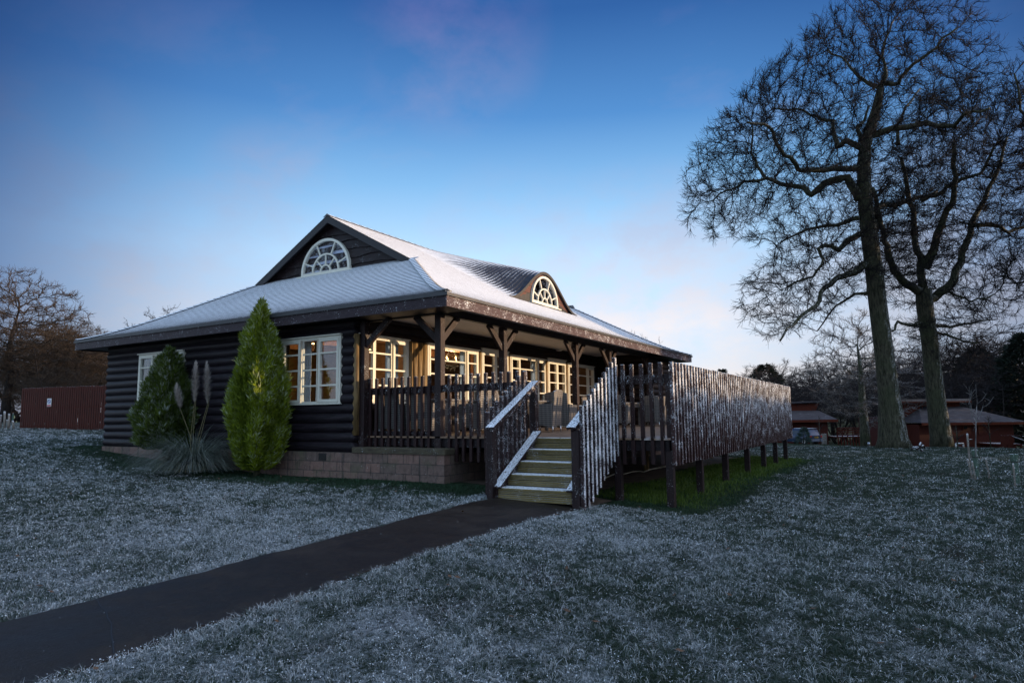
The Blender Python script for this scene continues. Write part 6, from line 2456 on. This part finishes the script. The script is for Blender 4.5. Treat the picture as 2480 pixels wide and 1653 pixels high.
def cabin_right():
    D = 60.0
    k = FPX / D
    b = at(2250, 1085, D)
    t = thing('red_cabin', 'red timber cabin with hipped roof and clerestory, partly behind the forked oak', 'cabin', (b[0], b[1], b[2]), RZ)
    X = lambda u: (2180 + u * .16584 - 2250) / k
    Z = lambda v: (1085 - 940 - v * .16584) / k
    w = MB()
    w.box(X(300), X(1680), 0, 7.5, -1.2, Z(530))
    w.box(X(50), X(300), 2.5, 7.5, -1.2, Z(420))
    w.build('wall', MAT['red_wall'], t)
    xl, xr = X(285), X(1815)
    ze, zl = Z(503), Z(455)
    rf = MB()
    pk = (X(1280), 3.2, Z(265))
    pl_ = (X(640), 3.2, Z(300))
    rf.add([(xl, -0.6, ze), (xr, -0.6, ze), pk, pl_, (xr, 8, ze), (xl, 8, ze)], [(0, 1, 2, 3), (1, 4, 2), (4, 5, 3, 2), (5, 0, 3), (0, 5, 4, 1)])
    rf.build('roof', MAT['cabin_roof'], t)
    MB().box(xl, xr, -0.64, -0.58, ze - 0.24, ze - 0.005).build('fascia_board', MAT['orange_trim'], t)
    u = MB().box(X(330), X(1280), 3.3, 6.5, Z(420), Z(205))
    u.build('clerestory', MAT['orange_trim'], t)
    m = MB()
    m.prism([(2.6, Z(205)), (7, Z(225)), (7, Z(205)), (2.6, Z(150))], 'x', X(285), X(1385))
    m.build('upper_roof', plain('roof_edge', (0.16, 0.14, 0.14), 0.7), t)
    MB().box(X(285), X(1385), 2.52, 2.59, Z(206), Z(188)).build('fascia_board', MAT['orange_trim'], t)

    def win(u0, u1, v0, v1, y, nm='window', div=0):
        f = MB()
        f.box(X(u0) - .06, X(u1) + .06, y - .06, y - .001, Z(v1) - .07, Z(v0) + .07)
        wdw = f.build(nm, MAT['orange_trim'], t)
        g = MB()
        if div:
            mx = (X(u0) + X(u1)) / 2 - .25
            g.box(X(u0), mx - .04, y - .075, y - .062, Z(v1), Z(v0))
            g.box(mx + .04, X(u1), y - .075, y - .062, Z(v1), Z(v0))
        else:
            g.box(X(u0), X(u1), y - .075, y - .062, Z(v1), Z(v0))
        g.build('pane', plain('dark_pane', (0.02, 0.022, 0.028), 0.08), wdw)
        return wdw
    win(660, 808, 262, 316, 3.3, div=1)
    win(948, 1002, 560, 606, 0)
    win(222, 305, 472, 525, 2.5)
    dr = win(240, 322, 562, 815, 2.5, 'glazed_door')
    cu = MB()
    n = 20
    cu.grid([[(X(246) + (X(318) - X(246)) * i / n, 2.40 + 0.012 * sin(i * 2.1), z) for i in range(n + 1)] for z in (Z(812), Z(566))], True)
    cu.build('door_curtain', plain('blue_door_curtain', (0.16, 0.20, 0.36), 0.8, var=0.1), dr)
    MB().box(X(1160), X(1235), -.05, -.002, Z(690), Z(545)).build('plank_door', MAT['red_fence'], t)
    dk = MB()
    dk.box(X(1130), X(1420), -3.0, 0, Z(820), Z(800))
    for x in np.linspace(X(1150), X(1410), 4):
        dk.box(x - .06, x + .06, -3.0, -2.88, -1.4, Z(800))
    dk.build('cabin_deck', MAT['red_fence'], t)
    rl = MB()
    rl.box(X(1130), X(1420), -3.05, -2.93, Z(690), Z(684))
    for q in np.linspace(X(1130), X(1290), 12):
        rl.box(q - .05, q + .05, -3.02, -2.98, Z(810), Z(690))
    rl.build('deck_railing', MAT['red_fence'], t)
    sp = MB()
    for i in range(6):
        f = i / 5
        sp.box(X(1425) , X(1560), -3.0 - 0.28 * i, -2.74 - 0.28 * i, Z(815 + 22 * i) - .04, Z(815 + 22 * i))
    sp.build('step', MAT['stake'], t)
    hr = MB()
    hr.bar((X(1290), -3.0, Z(695)), (X(1415), -4.6, Z(803)), .09, .06)
    hr.bar((X(1435), -3.0, Z(695)), (X(1565), -4.6, Z(797)), .09, .06)
    for x in (X(1415), X(1565)):
        hr.box(x - .06, x + .06, -4.65, -4.53, -1.3, Z(800))
    hr.build('handrail', MAT['handrail'], t)
    fn = MB()
    for i in range(34):
        x = X(1560) + i * .16
        fn.box(x, x + .145, -3.3, -3.27, -1.3, Z(722) + 0.01 * (i % 3))
    fn.build('slat_screen', MAT['red_fence'], t)


cabin_right()


# ------------------------------------------------------------------ parked car (seen from behind, three-quarter)
def make_car():
    p = at(1938, 1074, 74)
    t = thing('parked_car', 'silver blue estate car parked before the left cabin, yellow rear plate', 'car', (p[0], p[1], float(gz(p[0], p[1]))), YAW + radians(24) - pi / 2)
    blue = plain('car_paint', (0.045, 0.065, 0.12), 0.25, 0.3, var=0.05)
    body_ = MB()
    # cross sections along y (rear at -2.2): (y, half width, z bottom, z shoulder, half width roof, z roof)
    secs = [(-2.25, .84, .42, .98, .80, 1.0), (-2.15, .93, .32, 1.02, .82, 1.06), (-1.9, .95, .28, 1.05, .70, 1.62), (-1.4, .96, .26, 1.05, .68, 1.74), (0.2, .96, .25, 1.03, .68, 1.76),
            (0.7, .96, .25, 1.01, .66, 1.66), (1.25, .95, .26, 1.0, .80, 1.08), (2.0, .92, .28, .92, .78, .96), (2.3, .80, .36, .74, .70, .78)]
    rows = []
    for y, hw, zb, zs, hr_, zr in secs:
        rows.append([(-hw * .92, y, zb), (-hw, y, zb + .18), (-hw, y, zs - .06), (-hw * .97, y, zs), (-hr_, y, zr - .05), (-hr_ * .85, y, zr), (hr_ * .85, y, zr), (hr_, y, zr - .05), (hw * .97, y, zs), (hw, y, zs - .06), (hw, y, zb + .18), (hw * .92, y, zb)])
    body_.grid(rows, True)
    body_.add(rows[0], [tuple(range(12))])
    body_.add(rows[-1], [tuple(range(12))])
    body_.build('body', blue, t)
    gm = plain('car_glass', (0.02, 0.03, 0.045), 0.06, spec=0.8)
    MB().add and None
    g = MB()
    g.add([(-.70, -2.10, 1.10), (.70, -2.10, 1.10), (.60, -1.90, 1.58), (-.60, -1.90, 1.58)], [(0, 1, 2, 3)])
    g.build('rear_window', gm, t)
    for s in (-1, 1):
        g = MB()
        for a, b in ((-1.7, -0.75), (-0.68, 0.25)):
            g.add([(s * .945, a, 1.09), (s * .945, b, 1.09), (s * .735, b - .04, 1.58), (s * .735, a + .10, 1.58)], [(0, 1, 2, 3)])
        g.add([(s * .945, .32, 1.09), (s * .945, 0.95, 1.09), (s * .735, .48, 1.56), (s * .735, .29, 1.58)], [(0, 1, 2, 3)])
        g.build('side_window', gm, t)
        MB().bbox(min(s * .70, s * .93), max(s * .70, s * .93), -2.29, -2.18, .80, 1.0, 0.02).build('tail_light', plain('red_lens', (0.35, 0.02, 0.02), 0.2), t)
        MB().bbox(min(s * .98, s * 1.12), max(s * .98, s * 1.12), .75, .87, 1.0, 1.14, 0.02).build('mirror', blue, t)
        for y in (-1.42, 1.38):
            w = MB()
            w.tube([(s * .74, y, .33), (s * .97, y, .33)], .335, 18)
            wh = w.build('wheel', plain('tyre_rubber', (0.015, 0.015, 0.016), 0.8), t)
            r_ = MB()
            r_.tube([(s * .965, y, .33), (s * .982, y, .33)], .21, 14)
            r_.build('rim', MAT['metal'], wh)
    MB().bbox(-.88, .88, -2.36, -2.2, .34, .60, .03).build('bumper', plain('bumper_plastic', (0.12, 0.15, 0.22), 0.5), t)
    pt = MB().box(-.27, .27, -2.295, -2.27, .74, .87).build('number_plate', plain('yellow_plate', (0.72, 0.42, 0.02), 0.4, var=0.03), t)
    ch_ = MB()
    for i in range(7):
        x = -.22 + i * .064
        ch_.box(x, x + .036, -2.299, -2.296, .765, .845)
    ch_.build('plate_characters', MAT['black'], pt)
    tp = MB()
    tp.box(-.60, .60, -1.85, .25, 1.765, 1.785)
    tp.build('roof_snow', plain('roof_snow', (0.75, 0.8, 0.86), 0.8, var=0.05), t)


make_car()


# ------------------------------------------------------------------ red fence at the left
def red_fence():
    D = 28.0
    a, b = at(50, 1040, D), at(262, 1040, 26.3)
    ang = atan2(b[1] - a[1], b[0] - a[0])
    L = float(np.hypot(b[0] - a[0], b[1] - a[1]))
    base = (a[0], a[1], 0.0)
    t = thing('board_fence', 'red-brown vertical board fence left of the lodge with a small notice on it', 'fence', base, ang)
    n = int(L / 0.125)
    bd, bk = MB(), MB()
    r = random.Random(4)
    for i in range(n + 1):
        x = i * L / n
        zt = 1.80 + r.uniform(-.012, .012)
        bd.bbox(x - .05, x + .044, -0.02, 0.0, 0.02 + r.uniform(-.01, .01), zt, .004)
    for i in range(n):
        x = (i + .5) * L / n
        if i % 5:
            bk.bbox(x - .045, x + .045, 0.05, 0.07, 0.03, 1.76, .004)
    bd.build('board_panel', MAT['red_fence'], t)
    bk.build('back_boards', MAT['edge'], t)  # near-black boards paint shade into the gaps of the front boards
    rl = MB()
    for z in (0.12, 0.9, 1.62):
        rl.box(-.03, L, 0.001, 0.049, z, z + .09)
    rl.build('rail', MAT['red_fence'], t)
    for x in np.linspace(0.1, L - .1, 4):
        MB().box(x - .05, x + .05, 0.072, 0.17, -0.5, 1.7).build('post', MAT['red_fence'], t)
    return t, ang, a, L


fence, fang, fa_, fL = red_fence()
# notice: white panel with a prohibition ring over a blue ground and a red strip
q = at(111, 974, 27.4)
q = fa_ + (np.array([cos(fang), sin(fang), 0])) * (np.dot(q - fa_, [cos(fang), sin(fang), 0]))
nb = thing('notice', 'small white notice with a ring symbol and red strip on the red fence', 'sign', (q[0], q[1], at(111, 974, 27.4)[2]), fang)
MB().box(-.12, .12, -.034, -.0215, -.17, .17).build('panel', plain('white_panel', (0.75, 0.75, 0.76), 0.5, var=0.03), nb)
s1 = MB()
s1.box(-.11, .11, -.0375, -.0345, -.155, -.10)
s1.build('red_strip', plain('sign_red', (0.5, 0.02, 0.03), 0.5), nb)
s2 = MB()
ringp = [(0.075 * cos(a), -.037, 0.045 + 0.075 * sin(a)) for a in np.linspace(0, 2 * pi, 25)]
s2.tube(ringp, 0.011, 6, cap=False)
s2.bar((-.052, -.037, .097), (.052, -.037, -.007), .018, .006, up=(0, 1, 0))
s2.build('prohibition_ring', plain('sign_blue', (0.03, 0.05, 0.30), 0.5), nb)

# stakes and bin at the far left
gs = 'white stakes on the left lawn'
left_stakes = [((2, 1300), (8, 1205), 'leftmost leaning pale stake left of the red fence'), ((66, 1300), (55, 1240), 'short leaning pale stake left of the red fence, beside the bin'), ((108, 1312), (96, 1248), 'pale stake nearest the left end of the red fence'),
               ((38, 1270), (36, 1178), 'thick pale post left of the green bin'), ((72, 1250), (70, 1195), 'thin upright pale stake behind the green bin')]
for (b0, t0_, lab) in left_stakes:
    px, py = b0[0] * .31881, 620 + b0[1] * .31888
    tx, ty = t0_[0] * .31881, 620 + t0_[1] * .31888
    D = 27.0
    P0, P1 = at(px, py, D), at(tx, ty, D)
    P0[2] = min(P0[2], float(gz(P0[0], P0[1])))
    m = MB()
    m.tube([(0, 0, -.1), tuple((P1 - P0) * .5), tuple(P1 - P0)], [.045, .042, .038], 8)
    o = m.build('stake', MAT['stake'], None)
    o.location = P0
    tag(o, lab, 'stake', gs)
bn = at(36, 1024, 70)
bin_ = thing('waste_bin', 'dark green wheeled bin just left of the red fence', 'bin', (bn[0], bn[1], bn[2]), fang)
gmat = plain('bin_plastic', (0.02, 0.07, 0.05), 0.5)
b_ = MB()
b_.grid([[(x * s, y * s, z) for x, y in ((-.27, -.3), (.27, -.3), (.27, .3), (-.27, .3), (-.27, -.3))] for s, z in ((.8, .06), (1, .95))])
b_.build('body', gmat, bin_)
MB().bbox(-.3, .3, -.33, .33, .95, 1.02, .02).build('lid', gmat, bin_)
for s in (-1, 1):
    MB().tube([(s * .2, .3, .1), (s * .26, .3, .1)], .1, 12).build('wheel', MAT['black'], bin_)

# ------------------------------------------------------------------ young trees, guards, stakes at the right
z24 = lambda u, v: (2180 + u * .16584, 940 + v * .16584)


def rooted(u, v):
    p, d = ground_hit(*z24(u, v))
    return np.array([p[0], p[1], float(gz(p[0], p[1]))]), d


def guard(bu, bv, tu, tv, w, label):
    p, d = rooted(bu, bv)
    top = at(*z24(tu, tv), d)
    h = top[2] - p[2]
    r = w * .16584 / FPX * d / 2
    t = thing('tree_guard', label, 'tree guard', p, 0.3, 'plastic tree guards')
    MB().lathe([(r * .9, -.05), (r * .93, h * .5), (r * 1.05, h * .97), (r * 1.12, h), (r * 1.02, h), (r * .85, h * .5), (r * .82, -.04)], 20).build('tube', MAT['guard'], t)
    for f in (.3, .72):
        MB().lathe([(r * 1.02, h * f), (r * 1.05, h * f + .01), (r * 1.02, h * f + .02)], 20).build('tie', MAT['black'], t)
    return p, d


p1, d1 = guard(1118, 1290, 1105, 903, 78, 'green plastic tree guard round the young birch')
guard(1700, 1395, 1712, 960, 100, 'wider green plastic tree guard close to the right edge')
for b0, t0_, w, lab in (((1062, 1335), (985, 1035), 26, 'leaning grey stake, leftmost of the pair before the birch guard'), ((1104, 1352), (1050, 1065), 26, 'leaning grey stake, right one of the pair before the birch guard'),
                        ((1312, 1330), (1250, 1025), 24, 'lone leaning grey stake right of the birch guard'), ((1682, 1440), (1650, 1098), 26, 'grey stake in front of the wider tree guard'),
                        ((1026, 1200), (980, 660), 27, 'tall round stake with a snowy peg beside the birch')):
    p, d = rooted(*b0)
    tp_ = at(*z24(*t0_), d) - p
    r = w * .16584 / FPX * d / 2
    t = thing('stake', lab, 'stake', p, 0, 'stakes round the young trees')
    MB().tube([(0, 0, -.1), tuple(tp_ * .35 + np.array([.004, 0, 0])), tuple(tp_ * .7), tuple(tp_)], [r * 1.05, r, r * .97, r * .9], 8).build('shaft', MAT['stake'], t)
    if 'peg' in lab:
        c = tp_ * .84
        MB().tube([tuple(c - RGT * .02), tuple(c + RGT * .12)], [.014, .01], 6).build('peg', MAT['handrail'], t)


def sapling():
    r = np.random.default_rng(8)
    t = thing('young_birch', 'thin white-barked young birch growing out of a plastic guard', 'tree', p1)
    pts = [at(*z24(u, v), d1) - p1 for u, v in ((1112, 1280), (1104, 880), (1106, 600), (1110, 360), (1125, 220), (1112, 60), (1105, -60))]
    bk = bark_mat('birch_bark', (0.05, 0.045, 0.045), (0.30, 0.29, 0.29), 0.3)
    MB().tube([tuple(p) for p in pts], [.015, .013, .011, .008, .006, .005, .003], 8).build('trunk', bk, t)
    SA, SB, R0, R1 = [], [], [], []
    for path_ in (((1108, 480), (1060, 430), (1030, 340), (1000, 230), (975, 80), (965, -40)), ((1110, 370), (1060, 330), (1020, 280), (1000, 180)), ((1112, 500), (1170, 450), (1190, 400), (1200, 380)),
                  ((1110, 420), (1150, 380), (1175, 270), (1240, 220), (1265, 150)), ((1122, 230), (1150, 160), (1165, 60)), ((1004, 230), (1020, 120), (1010, 20)), ((1106, 600), (1080, 560), (1072, 520))):
        dd = r.uniform(-.35, .35)
        q = [at(*z24(*p), d1) - p1 + FWD * dd * i / len(path_) for i, p in enumerate(path_)]
        for i in range(len(q) - 1):
            SA.append(q[i]); SB.append(q[i + 1]); R0.append(.005 * (1 - i / len(q)) + .0025); R1.append(.005 * (1 - (i + 1) / len(q)) + .0025)
            for k in range(2):
                e = q[i] + (q[i + 1] - q[i]) * r.random()
                SA.append(e); SB.append(e + r.normal(0, .07, 3) + np.array([0, 0, .09])); R0.append(.004); R1.append(.002)
    V, F = segs_mesh(SA, SB, R0, R1, 5)
    fast_mesh('crown', V, F, bk, t)


sapling()
# second, thinner saplings before the cabins
for px, by, ty, D, lab in ((2320, 1085, 1030, 30, 'thin dark sapling in front of the red cabin wall, right of the forked oak'), (1987, 1073, 1005, 55, 'thin sapling in front of the left red cabin'), (2400, 1085, 1005, 36, 'thin sapling in front of the cabin steps')):
    r = np.random.default_rng(int(px))
    p = at(px, by, D)
    p[2] = float(gz(p[0], p[1]))
    h = at(px, ty, D)[2] - p[2]
    t = thing('sapling', lab, 'tree', p, 0, 'thin saplings before the cabins')
    MB().tube([(0, 0, -.1), (.01, 0, h * .5), (.03, .01, h)], [.03, .022, .008], 6).build('trunk', MAT['oak_bark'], t)
    SA, SB = [], []
    for k in range(26):
        z = h * r.uniform(.35, .95)
        a = r.uniform(0, 2 * pi)
        l = .28 * h * (1.1 - z / h)
        s = np.array([0.02, 0, z])
        e = s + np.array([cos(a) * l, sin(a) * l, l * .9])
        SA += [s, e]
        SB += [e, e + np.array([cos(a + .5) * l * .5, sin(a + .5) * l * .5, l * .2])]
    V, F = segs_mesh(SA, SB, np.full(len(SA), .012), np.full(len(SA), .006), 3)
    fast_mesh('crown', V, F, MAT['twig_far'], t)

# low timber rail, fallen bough, bollard lamps
p = at(2325, 1085, 46)
p[2] = at(2325, 1086, 46)[2]
tr_ = thing('trip_rail', 'low timber trip rail between the forked oak and the young birch', 'rail', p, RZ)
k = FPX / 46
w_ = 118 * .16584 / k
MB().tube([(-w_ / 2, 0, 12 / k), (w_ / 2, 0, 12 / k)], .07, 8).build('rail', MAT['stake'], tr_)
for s in (-1, 1):
    MB().tube([(s * w_ * .45, 0, -.8), (s * w_ * .45, 0, 12 / k)], .06, 8).build('post', MAT['stake'], tr_)
pb, db_ = ground_hit(*z24(330, 930))
bg2 = thing('fallen_bough', 'snowy forked fallen bough lying between the two oaks', 'branch', (pb[0], pb[1], float(gz(pb[0], pb[1]))))
off = np.array(bg2.location)
for pts_, nm in (([(360, 975), (345, 920), (330, 880), (300, 870), (265, 890), (262, 935)], 'main_stem'), ([(300, 870), (310, 830), (345, 805), (390, 820), (415, 860)], 'side_branch'), ([(320, 860), (360, 840), (400, 855), (430, 900)], 'side_branch'), ([(265, 890), (240, 870), (230, 860)], 'side_branch')):
    q = [at(*z24(*a), db_) - off + FWD * .1 * i for i, a in enumerate(pts_)]
    MB().tube([tuple(x) for x in q], list(np.linspace(.055, .02, len(q))), 7).build(nm, MAT['handrail'], bg2)
for (px, py, ty, D, lab) in ((1969.6, 1075, 1063, 72, 'short bollard lamp with a pale cap beside the parked car'), (2105, 1081, 1066, 55, 'leaning bollard lamp with a pale cap near the straight oak')):
    p = at(px, py, D)
    h = at(px, ty, D)[2] - p[2] 
    p[2] = min(p[2], float(gz(p[0], p[1])))
    t = thing('bollard_lamp', lab, 'bollard', p, 0, 'bollard lamps by the cabins')
    MB().lathe([(.09, -.2), (.09, h * .72), (.001, h * .72)], 12).build('post', MAT['black'], t)
    MB().lathe([(.085, h * .72), (.10, h * .78), (.10, h * .95), (.001, h)], 12).build('cap', plain('pale_lens', (0.5, 0.6, 0.75), 0.3), t)
